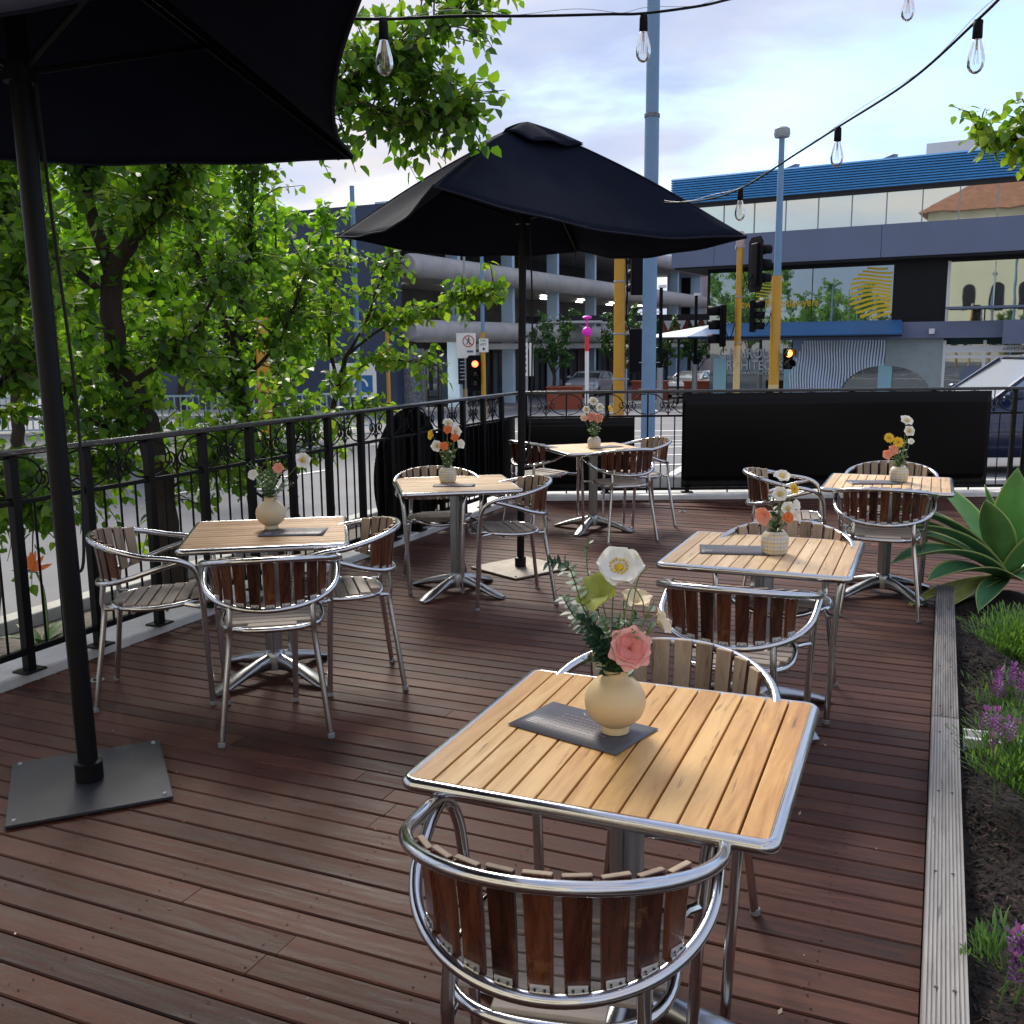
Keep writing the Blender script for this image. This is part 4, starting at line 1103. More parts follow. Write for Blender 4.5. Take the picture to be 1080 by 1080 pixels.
lavender('sparse lavender with bright purple flowers behind the pale metal strip', D(.35, 4.22, .04), .10, .20, 70, fr(16, .08, .16, -.01, .0) + fr(2, .05, .24, .08, 0))
lavender('lavender with purple flowers at the bottom right corner', D(.225, 2.42, .04), .07, .12, 40, fr(8, .05, .09, .02, -.0))

# bird of paradise outside the left railing
t = thing('strelitzia', 'orange bird of paradise flower outside the left railing', 'plant', (-2.70, 5.45, -.12))
t.scale = (.62, .62, .56)
MB().tube(smooth_path([(.10, -.1, 0), (.10, -.06, .3), (.06, 0, .62), (0, .02, .80)], 6), .011, 8).build('stem', MT['sage'] if False else MT['fern'], t)
b = MB(); leafquad(b, (.03, .02, .79), (-1, 0, .12), .26, .05, (0, 0, 1), 0, .5); b.build('bract', MT['sage'], t, solid=.004, ang=80)
b = MB()
for a, e_, L_ in ((100, 75, .2), (70, 60, .22), (45, 45, .2), (120, 60, .17), (80, 85, .2), (20, 20, .2), (140, 70, .15)):
    leafquad(b, (-.04, .02, .81), (cos(R(a)) * cos(R(e_)) + .0, .1, sin(R(e_))), L_, .05, (0, -1, 0), 0, .2)
b.build('petal', MT['p_orange'], t, ang=80)
for k in range(5):
    b = MB(); a = k * 1.3; leafquad(b, (0, 0, .02), (cos(a), sin(a), .9), .5, .12, (0, 0, 1), 0, .2, .3); b.build('leaf', MT['fern'], t, ang=80)

# ------------------------------------------------------------------ trees
LV = np.array([(0, 0, 0), (-.40, .20, .10), (-.33, .62, .06), (0, 1.05, -.12), (.33, .62, .06), (.40, .20, .10), (0, .45, -.02)], float)
LF = [(0, 6, 2, 1), (6, 3, 2), (0, 5, 4, 6), (6, 4, 3)]
def leaves_mesh(name, pos, out, size, m, parent, rnd_bias=None, drop=.55):
    n = len(pos); pos = np.asarray(pos, float); out = np.asarray(out, float)
    up_ = np.tile(np.array([0, 0, 1.]), (n, 1)); rd = rng.normal(size=(n, 3))
    y = out * .8 + rd * .5 - up_ * drop; y /= np.linalg.norm(y, axis=1)[:, None]
    z = up_ * .8 + rng.normal(size=(n, 3)) * .55; z -= y * (z * y).sum(1)[:, None]; z /= np.linalg.norm(z, axis=1)[:, None]
    x = np.cross(y, z); s = size * rng.uniform(.6, 1.25, n)
    V = pos[:, None, :] + s[:, None, None] * (LV[None, :, 0, None] * x[:, None, :] + LV[None, :, 1, None] * y[:, None, :] + LV[None, :, 2, None] * z[:, None, :])
    V = V.reshape(-1, 3); base = (np.arange(n) * 7)[:, None]
    loops = []; tot = []
    LFflat = np.concatenate([np.array(f) for f in LF]); loops = (base + LFflat[None, :]).reshape(-1)
    sizes = np.array([len(f) for f in LF]); tot = np.tile(sizes, n); starts = np.concatenate([[0], np.cumsum(tot)[:-1]])
    me = bpy.data.meshes.new(name); me.vertices.add(len(V)); me.vertices.foreach_set('co', V.ravel())
    me.loops.add(len(loops)); me.loops.foreach_set('vertex_index', loops.astype(np.int32))
    me.polygons.add(len(tot)); me.polygons.foreach_set('loop_start', starts.astype(np.int32)); me.polygons.foreach_set('loop_total', tot.astype(np.int32))
    at = me.attributes.new('rnd', 'FLOAT', 'FACE'); r_ = np.clip(rng.normal(.45, .22, n) + (0 if rnd_bias is None else rnd_bias), 0, 1)
    at.data.foreach_set('value', np.repeat(r_, len(LF)).astype(np.float32))
    me.materials.append(m); me.update(calc_edges=True); me.polygons.foreach_set('use_smooth', [True] * len(me.polygons))
    o = bpy.data.objects.new(name, me); COL.objects.link(o); o.parent = parent
    return o
def tree(name, label, base, limbs, leafm, n_twig, leaf_size, twig_len=(.25, .6), per=14, group=None, cat='tree', r_tw=.006, start=.25, bias=0, extra=None, twig_up=.25, drop=.55):
    """limbs: list of (points, r0, r1, leafy weight); points relative to the base"""
    t = thing(name, label, cat, base, group=group)
    b = MB(); tw = MB(); pos = []; out = []; rb = []
    wts = []; paths = []
    for pts, r0, r1, wgt in limbs:
        P = smooth_path(pts, 6); n = len(P)
        P = [q + Vector((random.uniform(-1, 1), random.uniform(-1, 1), 0)) * r0 * .25 if 0 < i < n - 1 else q for i, q in enumerate(P)]
        b.tube(P, [r0 + (r1 - r0) * i / (n - 1) for i in range(n)], 10); paths.append(P)
        L_ = sum((P[i + 1] - P[i]).length for i in range(n - 1)); wts.append(wgt * L_)
    tot = sum(wts)
    for P, w_, lm in zip(paths, wts, limbs):
        for k in range(int(n_twig * w_ / tot)):
            u = start + (1 - start) * random.random() if lm[3] < 3 else random.random(); i = min(len(P) - 2, int(u * (len(P) - 1)))
            q = P[i].lerp(P[i + 1], random.random()); d = (P[i + 1] - P[i]).normalized()
            rd = Vector((random.gauss(0, 1), random.gauss(0, 1), random.gauss(twig_up, .7))).normalized(); dd = (d * .5 + rd).normalized()
            Lt = random.uniform(*twig_len); cl = random.gauss(0, .12)
            q1 = q + dd * Lt * .5 + Vector((0, 0, random.uniform(-.03, .05))); q2 = q + dd * Lt + Vector((0, 0, -.12 * Lt))
            tw.tube([q, q1, q2], [r_tw, r_tw * .7, r_tw * .3], 4, caps=False)
            for j in range(per):
                u2 = .15 + .85 * j / per; pp = (q.lerp(q1, u2 * 2) if u2 < .5 else q1.lerp(q2, u2 * 2 - 1)); az = j * 2.4 + random.uniform(-.5, .5)
                o_ = dd.orthogonal().normalized(); sd_ = o_ * cos(az) + dd.cross(o_) * sin(az); f = random.uniform(0, .05)
                pos.append(pp + sd_ * f); out.append(sd_ * .8 + dd * .5); rb.append(cl + bias)
    b.build('trunk', MT['bark'], t, ang=70)
    tw.build('twigs', MT['twig'], t, ang=80)
    leaves_mesh('crown', pos, out, leaf_size, leafm, t, np.array(rb), drop)
    return t
# the tree beside the near parasol: a leaning trunk that forks, one long bough reaching over the middle parasol
B = Vector((-2.35, 6.75, -.15))
def rel(*P): return [Vector(q) - B for q in P]
limbs = [
 (rel((-2.35, 6.75, -.15), (-2.40, 6.72, .5), (-2.48, 6.7, 1.1), (-2.62, 6.65, 1.5), (-2.60, 6.6, 2.05)), .095, .068, .25),
 (rel((-2.60, 6.6, 2.05), (-2.72, 6.6, 2.6), (-2.78, 6.65, 3.1), (-2.9, 6.7, 3.9)), .05, .012, 1),
 (rel((-2.60, 6.6, 2.05), (-2.40, 6.5, 2.28), (-2.22, 6.4, 2.42), (-2.0, 6.3, 2.72), (-1.70, 6.2, 2.92)), .058, .032, .9),
 (rel((-1.70, 6.2, 2.92), (-1.35, 6.1, 2.95), (-1.0, 6.0, 3.05), (-.62, 5.9, 3.22), (-.18, 5.85, 3.42)), .028, .006, .95),
 (rel((-1.0, 6.0, 3.05), (-.75, 5.95, 2.92), (-.52, 5.9, 2.86), (-.26, 5.85, 2.90)), .012, .004, 1.3),
 (rel((-1.7, 6.2, 2.92), (-1.5, 6.15, 3.3), (-1.25, 6.1, 3.7)), .02, .008, .8),
 (rel((-2.22, 6.4, 2.42), (-2.15, 6.3, 2.9), (-2.05, 6.2, 3.4)), .02, .008, 1),
 (rel((-2.62, 6.62, 1.9), (-3.0, 6.4, 2.3), (-3.4, 6.2, 2.9)), .03, .01, 1),
 (rel((-2.55, 6.66, 1.35), (-2.2, 6.75, 1.6), (-1.95, 6.8, 2.0)), .022, .008, 1),
 (rel((-2.45, 6.7, 1.0), (-2.7, 6.4, 1.1), (-3.0, 6.2, 1.5)), .02, .008, 1),
 (rel((-2.4, 6.72, .6), (-2.15, 6.75, .75), (-1.95, 6.85, .95)), .014, .005, .9),
 (rel((-2.4, 6.72, .7), (-2.7, 6.6, .8), (-2.95, 6.5, .7)), .012, .005, .9),
]
tree('broadleaf_tree', 'green broadleaf tree behind the amber table, one bough reaching over the middle parasol', B, limbs, MT['leaf'], 760, .070, (.2, .5), 13)
B = Vector((-1.95, 8.1, -.15))
limbs = [
 (rel((-1.95, 8.1, -.15), (-2.05, 8.1, .6), (-2.2, 8.1, 1.2), (-2.25, 8.15, 1.7)), .05, .035, .5),
 (rel((-2.25, 8.15, 1.7), (-2.1, 8.1, 2.2), (-2.0, 8.0, 2.8), (-1.95, 7.9, 3.3)), .03, .01, 1.2),
 (rel((-2.25, 8.15, 1.7), (-2.5, 8.2, 2.2), (-2.6, 8.2, 2.9), (-2.7, 8.2, 3.6)), .03, .01, 1.2),
 (rel((-2.2, 8.1, 1.3), (-1.85, 8.05, 1.65), (-1.6, 8.0, 2.2)), .02, .008, 1.2),
 (rel((-2.15, 8.1, 1.0), (-2.5, 8.0, 1.4), (-2.8, 7.9, 1.7)), .02, .008, 1.1),
 (rel((-2.0, 8.1, .4), (-1.8, 7.95, .7), (-1.65, 7.9, 1.0)), .014, .006, 1.0),
 (rel((-2.0, 8.1, .3), (-2.3, 7.9, .6), (-2.45, 7.8, .8)), .014, .006, 1.0),
]
tree('broadleaf_tree', 'slimmer green tree between the forked tree and the street', B, limbs, MT['leaf'], 370, .070, (.2, .5), 13, bias=.02)
B = Vector((-1.62, 8.75, -.15))
limbs = [
 (rel((-1.62, 8.75, -.15), (-1.62, 8.72, .5), (-1.58, 8.7, .95), (-1.5, 8.65, 1.25), (-1.42, 8.6, 1.5)), .034, .02, .4),
 (rel((-1.5, 8.65, 1.25), (-1.56, 8.6, 1.7), (-1.45, 8.6, 2.3)), .018, .006, 1.2),
 (rel((-1.42, 8.6, 1.5), (-1.25, 8.55, 1.75), (-1.1, 8.5, 2.1), (-.98, 8.5, 2.35)), .015, .005, 1.2),
 (rel((-1.42, 8.6, 1.5), (-1.1, 8.5, 1.72), (-.7, 8.45, 1.88), (-.35, 8.4, 1.98), (-.08, 8.4, 2.05)), .014, .004, 1.3),
 (rel((-1.52, 8.65, 1.2), (-1.2, 8.5, 1.45), (-.85, 8.45, 1.45), (-.55, 8.4, 1.4)), .010, .004, .9),
 (rel((-1.6, 8.7, .8), (-1.4, 8.6, 1.0), (-1.25, 8.5, 1.1)), .010, .004, 1.2),
 (rel((-1.6, 8.7, .7), (-1.8, 8.6, 1.0), (-1.95, 8.5, 1.25)), .010, .004, 1.2),
]
tree('sapling', 'young light green tree with a low bough in front of the car park', B, limbs, MT['leaf'], 150, .072, (.14, .36), 11, bias=.22)
B = Vector((-3.45, 6.1, -.15))
limbs = [
 (rel((-3.45, 6.1, -.15), (-3.38, 6.1, .7), (-3.36, 6.12, 1.5), (-3.4, 6.2, 2.2)), .15, .11, .15),
 (rel((-3.4, 6.2, 2.2), (-3.6, 6.2, 2.9), (-3.8, 6.3, 3.6)), .07, .02, 1),
 (rel((-3.4, 6.2, 2.2), (-3.2, 6.3, 2.8), (-3.1, 6.4, 3.5)), .06, .02, 1),
 (rel((-3.37, 6.12, 1.6), (-3.0, 6.0, 1.85), (-2.75, 5.9, 2.15)), .03, .01, 1),
 (rel((-3.37, 6.1, 1.1), (-3.1, 5.9, 1.3), (-2.85, 5.8, 1.55)), .024, .008, 1),
 (rel((-3.38, 6.1, .6), (-3.05, 5.85, .72), (-2.8, 5.75, .70)), .016, .006, 1.3),
]
tree('broadleaf_tree', 'thick dark trunked tree at the left edge of the view, beside the railing', B, limbs, MT['leaf'], 360, .072, (.2, .55), 13, bias=-.04)
# the row of trees across the left road
k = 0
for x, y, h, lab in ((-10.5, 21, 7.5, 'bright green street tree across the left road, leftmost of the row'), (-7.2, 19.5, 6.5, 'bright green street tree across the left road, seen right of the near parasol pole'), (-13.5, 30, 9, 'tall green tree far across the left road at the left edge'),
                     (-5.6, 23.5, 6.2, 'bright green street tree across the left road behind the yellow pole'), (-9.3, 28, 8.5, 'tall green tree far across the left road behind the nearer row'), (-14.5, 22, 8, 'bright green street tree across the left road, outermost on the left'),
                     (-6.3, 16.0, 5.2, 'low bright green tree nearest across the left road'), (-9.6, 17.0, 5.6, 'low bright green tree across the left road behind the near parasol pole')):
    B = Vector((x, y, gz(x, y))); limbs = [([(0, 0, 0), (.05, 0, h * .2), (0, .05, h * .42)], .14, .09, .0)]
    for q in range(11):
        a = q * 2.4; rr = random.uniform(.9, 2.0) * h / 7; z0 = h * random.uniform(.14, .45); z1 = h * random.uniform(.3, 1.0)
        limbs.append(([(0, 0, z0), (rr * .5 * cos(a), rr * .5 * sin(a), (z0 + z1) / 2), (rr * cos(a), rr * sin(a), z1)], .05, .015, 1))
    tree('street_tree', lab, B, limbs, MT['leaf_far'], 330, .20, (.4, .95), 12, 'street trees across the left road', r_tw=.01, bias=.05); k += 1
# right hand tree: only its branch tips reach into the view
B = Vector((5.6, 5.6, .0))
limbs = [
 (rel((5.6, 5.6, 0), (5.6, 5.6, 1.2), (5.5, 5.6, 2.3)), .07, .05, .0),
 (rel((5.5, 5.6, 2.3), (4.7, 5.7, 2.62), (3.6, 5.8, 2.66), (2.93, 5.85, 2.69), (2.66, 5.85, 2.72)), .03, .004, .9),
 (rel((3.4, 5.8, 2.66), (3.05, 5.8, 2.72), (2.88, 5.8, 2.86)), .008, .003, 1.2),
 (rel((3.6, 5.8, 2.66), (3.2, 5.82, 2.60), (2.92, 5.85, 2.56)), .008, .003, 1.0),
]
tree('broadleaf_tree', 'leafy branch of a tree reaching in at the right edge, against the blue roof', B, limbs, MT['leaf'], 46, .06, (.10, .24), 9, bias=.28, start=.55)
B = Vector((4.9, 5.2, 0.0))
limbs = [(rel((4.9, 5.2, 0), (4.9, 5.2, 2), (4.5, 5.2, 3.0)), .04, .02, 0), (rel((4.5, 5.2, 3.0), (3.4, 5.2, 3.2), (2.74, 5.2, 3.28)), .012, .003, .0),
         (rel((2.95, 5.2, 3.25), (2.8, 5.2, 3.3), (2.68, 5.2, 3.40), (2.62, 5.2, 3.42)), .004, .0025, 0), (rel((2.85, 5.2, 3.27), (2.72, 5.2, 3.2), (2.66, 5.2, 3.12)), .004, .002, 0), (rel((2.72, 5.2, 3.28), (2.62, 5.2, 3.29), (2.55, 5.2, 3.31)), .003, .002, 0), (rel((2.75, 5.2, 3.34), (2.68, 5.2, 3.44), (2.6, 5.2, 3.50)), .003, .002, 0)]
t = thing('bare_tree', 'bare budding twig reaching in at the top right corner', 'tree', B)
b = MB()
for pts, r0, r1, w_ in limbs:
    P = smooth_path(pts, 5); b.tube(P, [r0 + (r1 - r0) * i / (len(P) - 1) for i in range(len(P))], 6)
b.build('trunk', MT['twig'], t, ang=70)
b = MB()
for pts, r0, r1, w_ in limbs[2:]:
    for q in smooth_path(pts, 4)[2:]: b.ball(q, .009, 6, sq=(1, 1, 1.6))
b.build('bud', MT['bark'], t)

# ------------------------------------------------------------------ festoon lights
def festoon(label, pts, bulbs, thin=None):
    t = thing('festoon_lights', label, 'string lights', pts[0]); O = Vector(pts[0]); P = smooth_path([Vector(q) - O for q in pts], 10)
    MB().tube(P, .0050, 8).build('cable', MT['blackmatte'], t)
    P2 = [q + Vector((0, 0, .012 + .008 * sin(i * .4))) for i, q in enumerate(P)]; MB().tube(P2, .0010, 5).build('support_wire', MT['greysteel'], t)
    first = None
    for q in bulbs:
        q = Vector(q) - O
        if first is None:
            s = MB(); s.lathe([(.010, .02), (.016, .012), (.0175, 0), (.0185, -.045), (.0165, -.05)], 16); s.tube([(-.014, 0, .006), (.014, 0, .006)], .013, 10)
            so_ = s.build('lamp_socket', MT['blackmatte'], t)
            g = MB(); g.lathe([(.0135, -.045), (.016, -.058), (.024, -.085), (.0305, -.112), (.032, -.130), (.0295, -.150), (.020, -.166), (.008, -.174), (.0001, -.175)], 24); go = g.build('bulb', MT['glassclear'], so_, ang=80)
            f = MB()
            for k in range(4):
                a = k * pi / 2; f.tube([(.003 * cos(a), .003 * sin(a), -.055), (.006 * cos(a), .006 * sin(a), -.095), (.010 * cos(a), .010 * sin(a), -.14)], .0009, 4)
            f.tube([(0, 0, -.05), (0, 0, -.09)], .003, 6); f.build('filament', MT['filament'], so_)
            first = so_; o = so_
        else: o = copy_tree(first, t)
        o.location = q; o.scale = (.86, .86, .86)
festoon('festoon cable with clear bulbs crossing the top of the view from the near parasol', [(-.591, 3.2, 2.555), (-.389, 3.3, 2.578), (-.171, 3.45, 2.631), (.081, 3.6, 2.676), (.354, 3.75, 2.726), (.498, 3.85, 2.759), (.737, 4.0, 2.831), (.998, 4.2, 2.935), (1.671, 4.4, 3.06), (2.313, 4.6, 3.25)],
        [(-.389, 3.3, 2.56), (.498, 3.85, 2.74), (1.671, 4.4, 3.04)])
festoon('festoon cable with clear bulbs sloping down the sky in front of the blue roof', [(1.511, 2.9, 2.66), (1.486, 3.1, 2.60), (1.521, 3.4, 2.592), (1.504, 3.9, 2.531), (1.433, 4.5, 2.492), (1.368, 4.9, 2.456), (1.242, 5.5, 2.389), (1.129, 6.0, 2.40), (1.0, 6.6, 2.47)],
        [(1.521, 3.4, 2.575), (1.433, 4.5, 2.475), (1.242, 5.5, 2.372)])
# ------------------------------------------------------------------ architects' building beyond the back railing
MT['louvre'] = mat('blue_louvre', (.085, .34, .66), .45, var=.08, vscale=1)
MT['slate'] = mat('slate_cladding', (.135, .165, .255), .55, var=.06, vscale=.5)
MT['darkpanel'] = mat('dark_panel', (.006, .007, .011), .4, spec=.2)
MT['soffit'] = mat('dark_soffit', (.018, .018, .022), .7)
MT['frame_white'] = mat('white_frame', (.70, .71, .72), .5)
MT['awning_blue'] = mat('blue_awning', (.035, .14, .33), .5, var=.1, vscale=.6)
MT['awning_white'] = mat('white_awning', (.66, .69, .72), .55, var=.08, vscale=1)
MT['stucco'] = mat('grey_green_stucco', (.30, .36, .37), .8, var=.12, vscale=1.5)
MT['cyanpier'] = mat('pale_blue_pier', (.30, .55, .64), .5)
MT['inside_teal'] = mat('teal_interior', (.10, .20, .21), .8)
MT['yellow_film'] = mat('yellow_film', (.72, .50, .01), .5)
MT['text_grey'] = mat('pale_lettering', (.62, .70, .76), .5)
MT['text_yellow'] = mat('yellow_lettering', (.75, .45, .01), .5)
def mirror_glass(name, tint, dark, refl):
    """tinted window glass over dark rooms: dark body with a strong clear reflection"""
    m = bpy.data.materials.new(name); m.use_nodes = True; nt = m.node_tree; N = nt.nodes; L = nt.links; b = N['Principled BSDF']
    b.inputs['Base Color'].default_value = (*dark, 1); b.inputs['Roughness'].default_value = .3
    g = N.new('ShaderNodeBsdfGlossy'); g.inputs[0].default_value = (*tint, 1); g.inputs['Roughness'].default_value = .015
    tc = N.new('ShaderNodeTexCoord'); n = N.new('ShaderNodeTexNoise'); n.inputs['Scale'].default_value = .55; L.new(tc.outputs['Object'], n.inputs['Vector'])
    bp = N.new('ShaderNodeBump'); bp.inputs['Strength'].default_value = .05; bp.inputs['Distance'].default_value = .05; L.new(n.outputs['Fac'], bp.inputs['Height']); L.new(bp.outputs[0], g.inputs['Normal'])
    ms = N.new('ShaderNodeMixShader'); ms.inputs[0].default_value = refl; L.new(b.outputs[0], ms.inputs[1]); L.new(g.outputs[0], ms.inputs[2]); L.new(ms.outputs[0], N['Material Output'].inputs[0]); return m
MT['win_up'] = mirror_glass('warm_window_glass', (.80, .84, .74), (.06, .07, .06), .80)
MT['win_mid'] = mirror_glass('window_glass', (.60, .70, .66), (.02, .03, .03), .5)
MT['win_low'] = mirror_glass('shop_glass', (.7, .8, .85), (.012, .018, .02), .28)
t = thing('office_building', 'low modern office building with blue louvred roof band, long window strip and grey fascia', 'building', (7.354, 46, 0), math.atan2(-.5064, .8623))
OB = t; Wd = 26; GZ = -1.3
def pbox(name, m, x0, x1, y0, y1, z0, z1, parent=None, bevel=0):
    b = MB(); b.box(((x0 + x1) / 2, (y0 + y1) / 2, (z0 + z1) / 2), (x1 - x0, y1 - y0, z1 - z0)); return b.build(name, m, parent or t, bevel=bevel, flat=not bevel)
# upper volume
b = MB()
n = 11; zz0, zz1 = 7.82, 8.95
for k in range(n):
    z0 = zz0 + (zz1 - zz0) * k / n; z1 = zz0 + (zz1 - zz0) * (k + 1) / n
    for (P_, Q_) in (((0, 0), (Wd, 0)), ((0, 14), (0, 0))):
        d = (Vector((*Q_, 0)) - Vector((*P_, 0))).normalized(); nn = Vector((d.y, -d.x, 0))
        a0 = Vector((*P_, z0)); a1 = Vector((*Q_, z0)); 
        b.add([a0 + nn * .11, a1 + nn * .11, a1 + nn * .04 + Vector((0, 0, z1 - z0 - .03)), a0 + nn * .04 + Vector((0, 0, z1 - z0 - .03)), a0 - nn * .03, a1 - nn * .03], [(0, 1, 2, 3), (4, 5, 1, 0)])
b.build('louvre_band', MT['louvre'], t, flat=True)
pbox('roof', MT['slate'], .05, Wd, .05, 14, 7.80, 8.90)
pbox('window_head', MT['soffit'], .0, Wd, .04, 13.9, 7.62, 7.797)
pbox('upper_wall', MT['slate'], .12, Wd, .20, 13.8, 6.36, 7.617)
o = pbox('window', MT['win_up'], .02, Wd, .12, .17, 6.36, 7.615)
b = MB(); x = 1.0
while x < Wd: b.box((x, .10, 6.95), (.035, .06, 1.36)); b.box((x, .02, 6.28), (.06, .06, .07)); x += 1.36
b.build('window_frame', MT['greysteel'], o, flat=True)
o = pbox('window', MT['win_up'], -.02, .10, .3, 13.5, 6.36, 7.615)
b = MB(); x = 0
while x < Wd:
    x1 = min(Wd, x + (7.05 if x else 2.0)); b.box(((x + x1) / 2, 6.9, 5.70), (x1 - x - .02, 13.9, 1.30)); x = x1
b.build('fascia', MT['slate'], t, flat=True)
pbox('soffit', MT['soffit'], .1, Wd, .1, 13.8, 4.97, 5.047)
# recessed middle storey
pbox('middle_wall', MT['darkpanel'], 1.35, Wd, 1.06, 13.5, 2.45, 4.968)
o = pbox('window', MT['win_mid'], 1.5, 9.42, 1.0, 1.055, 2.55, 4.80)
b = MB()
for x in (3.6, 6.1): b.box((x, .99, 3.68), (.03, .03, 2.25))
b.build('window_frame', MT['darkpanel'], o, flat=True)
# yellow striped sun motif on the glass (plain waves) and lettering
b = MB(); cx, cz, r_ = 8.72, 3.68, 1.12
for k in range(13):
    zc = cz - r_ + .1 + 2 * r_ * k / 13
    seg = []
    for i in range(25):
        x = cx - r_ + 2 * r_ * i / 24; z = zc + .13 * sin((x - cx) * 2.2 + k * .33) * (1.25 - k * .06); th = .058 - .0012 * k
        seg.append((x, z, th))
    for (x0, z0, h0), (x1, z1, h1) in zip(seg[:-1], seg[1:]):
        if all((x - cx) ** 2 + (z - cz) ** 2 < r_ ** 2 for x, z in ((x0, z0), (x1, z1))) and max(x0, x1) < 9.40 and 2.56 < z0 - h0 and z0 + h0 < 4.79:
            b.add([(x0, .994, z0 - h0), (x1, .994, z1 - h1), (x1, .994, z1 + h1), (x0, .994, z0 + h0)], [(0, 1, 2, 3)])
b.build('window_film', MT['yellow_film'], t, flat=True); b = MB()
cx2, cz2, r2 = 4.05, 3.95, .55
for k in range(8):
    z = cz2 - r2 + .1 + 2 * r2 * k / 8; hw = math.sqrt(max(0, r2 * r2 - (z - cz2) ** 2))
    for i in range(8):
        x0 = cx2 - hw + 2 * hw * i / 8; x1 = x0 + 2 * hw / 8
        b.add([(x0, .994, z + .05 * sin(x0 * 4)), (x1, .994, z + .05 * sin(x1 * 4)), (x1, .994, z + .05 * sin(x1 * 4) + .05), (x0, .994, z + .05 * sin(x0 * 4) + .05)], [(0, 1, 2, 3)])
b.build('window_film', MT['yellow_film'], t, flat=True)
def facetext(s, x, z, size, m, y, sx=1.0, bold=False):
    M = Matrix.Translation((x, y - .02, z)) @ Matrix.Rotation(R(90), 4, 'X'); return text_obj('lettering', s, size, m, t, M, bold=bold, sx=sx)
facetext('newsouthwestlawyers', 2.75, 3.22, .50, MT['text_yellow'], .993, .82)
facetext('commercial and property', 3.6, 2.98, .16, MT['text_grey'], .993)
pbox('window_edge', MT['frame_white'], 11.50, 11.60, .96, 1.05, 2.45, 4.85)
o = pbox('window', MT['win_mid'], 11.6, Wd, 1.0, 1.055, 2.45, 4.80)
b = MB()
for x in (13.25, 15, 17, 19): b.box((x, .99, 3.6), (.04, .04, 2.3))
b.build('window_frame', MT['frame_white'], o, flat=True)
b = MB(); b.box((13.6, .55, 2.96), (4.0, .9, .09)); b.box((16.5, -.3, 2.9), (3.0, 1.8, .09))
for x in (12.9, 14.4, 15.2): b.box((x, .3, 2.7), (.05, .05, .46))
b.build('balcony_rail', MT['slate'], t, flat=True)
# floor slab / ledge over the ground floor
pbox('ledge', MT['slate'], 1.2, 13.75, .62, 13.4, 1.78, 2.447)
pbox('ledge', MT['slate'], 13.76, Wd, -.32, 13.4, 1.52, 2.44)
# ground floor
pbox('ground_wall', MT['inside_teal'], 1.5, Wd, 1.75, 13.3, GZ, 1.778)
o = pbox('window', MT['win_low'], 1.55, 5.3, 1.05, 1.09, GZ, 1.775)
for x0, x1 in ((1.75, 2.35), (5.0, 5.6)): pbox('pier', MT['cyanpier'], x0, x1, .98, 1.04, GZ, 1.0)
pbox('reception_screen', MT['darkpanel'], 4.2, 5.0, 1.0, 1.03, -.9, .0)
facetext('C.KAIROUZ', 1.98, 1.00, .60, MT['text_grey'], 1.03, .86, True)
facetext('ARCHITECTS', 1.98, .47, .60, MT['text_grey'], 1.03, .86)
facetext('INCORPORATING LLA', 2.0, .26, .16, MT['white'], 1.03, 1.6)
# wavy white batten screen with an arched opening
def scr_ok(x, z):
    return True
b = MB(); x = 5.3
def arch(x): 
    q = (x - 9.3) / 1.85; return -.62 + 1.28 * math.sqrt(1 - q * q) if abs(q) < 1 else GZ
def lowedge(x):
    return GZ
k = 0
while x < 9.25:
    left = 1.72 - max(0, (6.2 - x)) * 2.6
    z0 = max(GZ, arch(x)); z1 = min(1.74, left + 1.0) if x < 6.2 else 1.74
    nseg = 18
    if z1 > z0:
        pts = [(x + .035 * sin((z0 + (z1 - z0) * i / nseg) * 3.2 + x * 1.7) + .0, .92 + .06 * sin((z0 + (z1 - z0) * i / nseg) * 2.5 + x * 2.1), z0 + (z1 - z0) * i / nseg) for i in range(nseg + 1)]
        for (p0, p1) in zip(pts[:-1], pts[1:]): b.bar(p0, p1, .055, .05)
    x += .118; k += 1
b.build('batten_screen', mat('white_batten', (.74, .82, .93), .5), t, flat=True)
def archwall(name, m, x0, x1, y0, y1):
    b = MB(); n = 30
    for i in range(n):
        xa, xb = x0 + (x1 - x0) * i / n, x0 + (x1 - x0) * (i + 1) / n; za, zb = max(GZ, arch(xa)), max(GZ, arch(xb))
        b.add([(xa, y0, za), (xb, y0, zb), (xb, y0, 1.775), (xa, y0, 1.775), (xa, y1, za), (xb, y1, zb), (xb, y1, 1.775), (xa, y1, 1.775)], [(0, 1, 2, 3), (4, 7, 6, 5), (0, 4, 5, 1)])
    return b.build(name, m, t, flat=True)
archwall('screen_backing', mat('blue_grey_panel', (.20, .32, .50), .6), 5.35, 9.25, 1.00, 1.08)
archwall('stucco_wall', MT['stucco'], 9.27, 11.5, .95, 1.1)
pbox('arch_window', MT['win_low'], 7.3, 11.2, 1.12, 1.15, GZ, .8)
pbox('pier', MT['cyanpier'], 9.0, 9.55, .99, 1.11, GZ, .75)
o = pbox('shop_front', MT['win_low'], 11.6, Wd, 1.02, 1.06, GZ, 1.515)
b = MB()
for x in (11.55, 13.05, 15.0, 17.5): b.box((x, .99, .2), (.12, .08, 2.95))
b.box((14, .985, 1.02), (5.2, .06, .12)); b.box((14, .99, 1.33), (5.2, .05, .28)); b.build('shop_frame', MT['frame_white'], o, flat=True)
b = MB(); b.lathe([(0, 0), (.42, .0), (.42, .02), (0, .02)], 24, M=Matrix.Translation((12.6, 1.0, .25)) @ Matrix.Rotation(R(90), 4, 'X')); b.build('round_sign', MT['slate'], o)
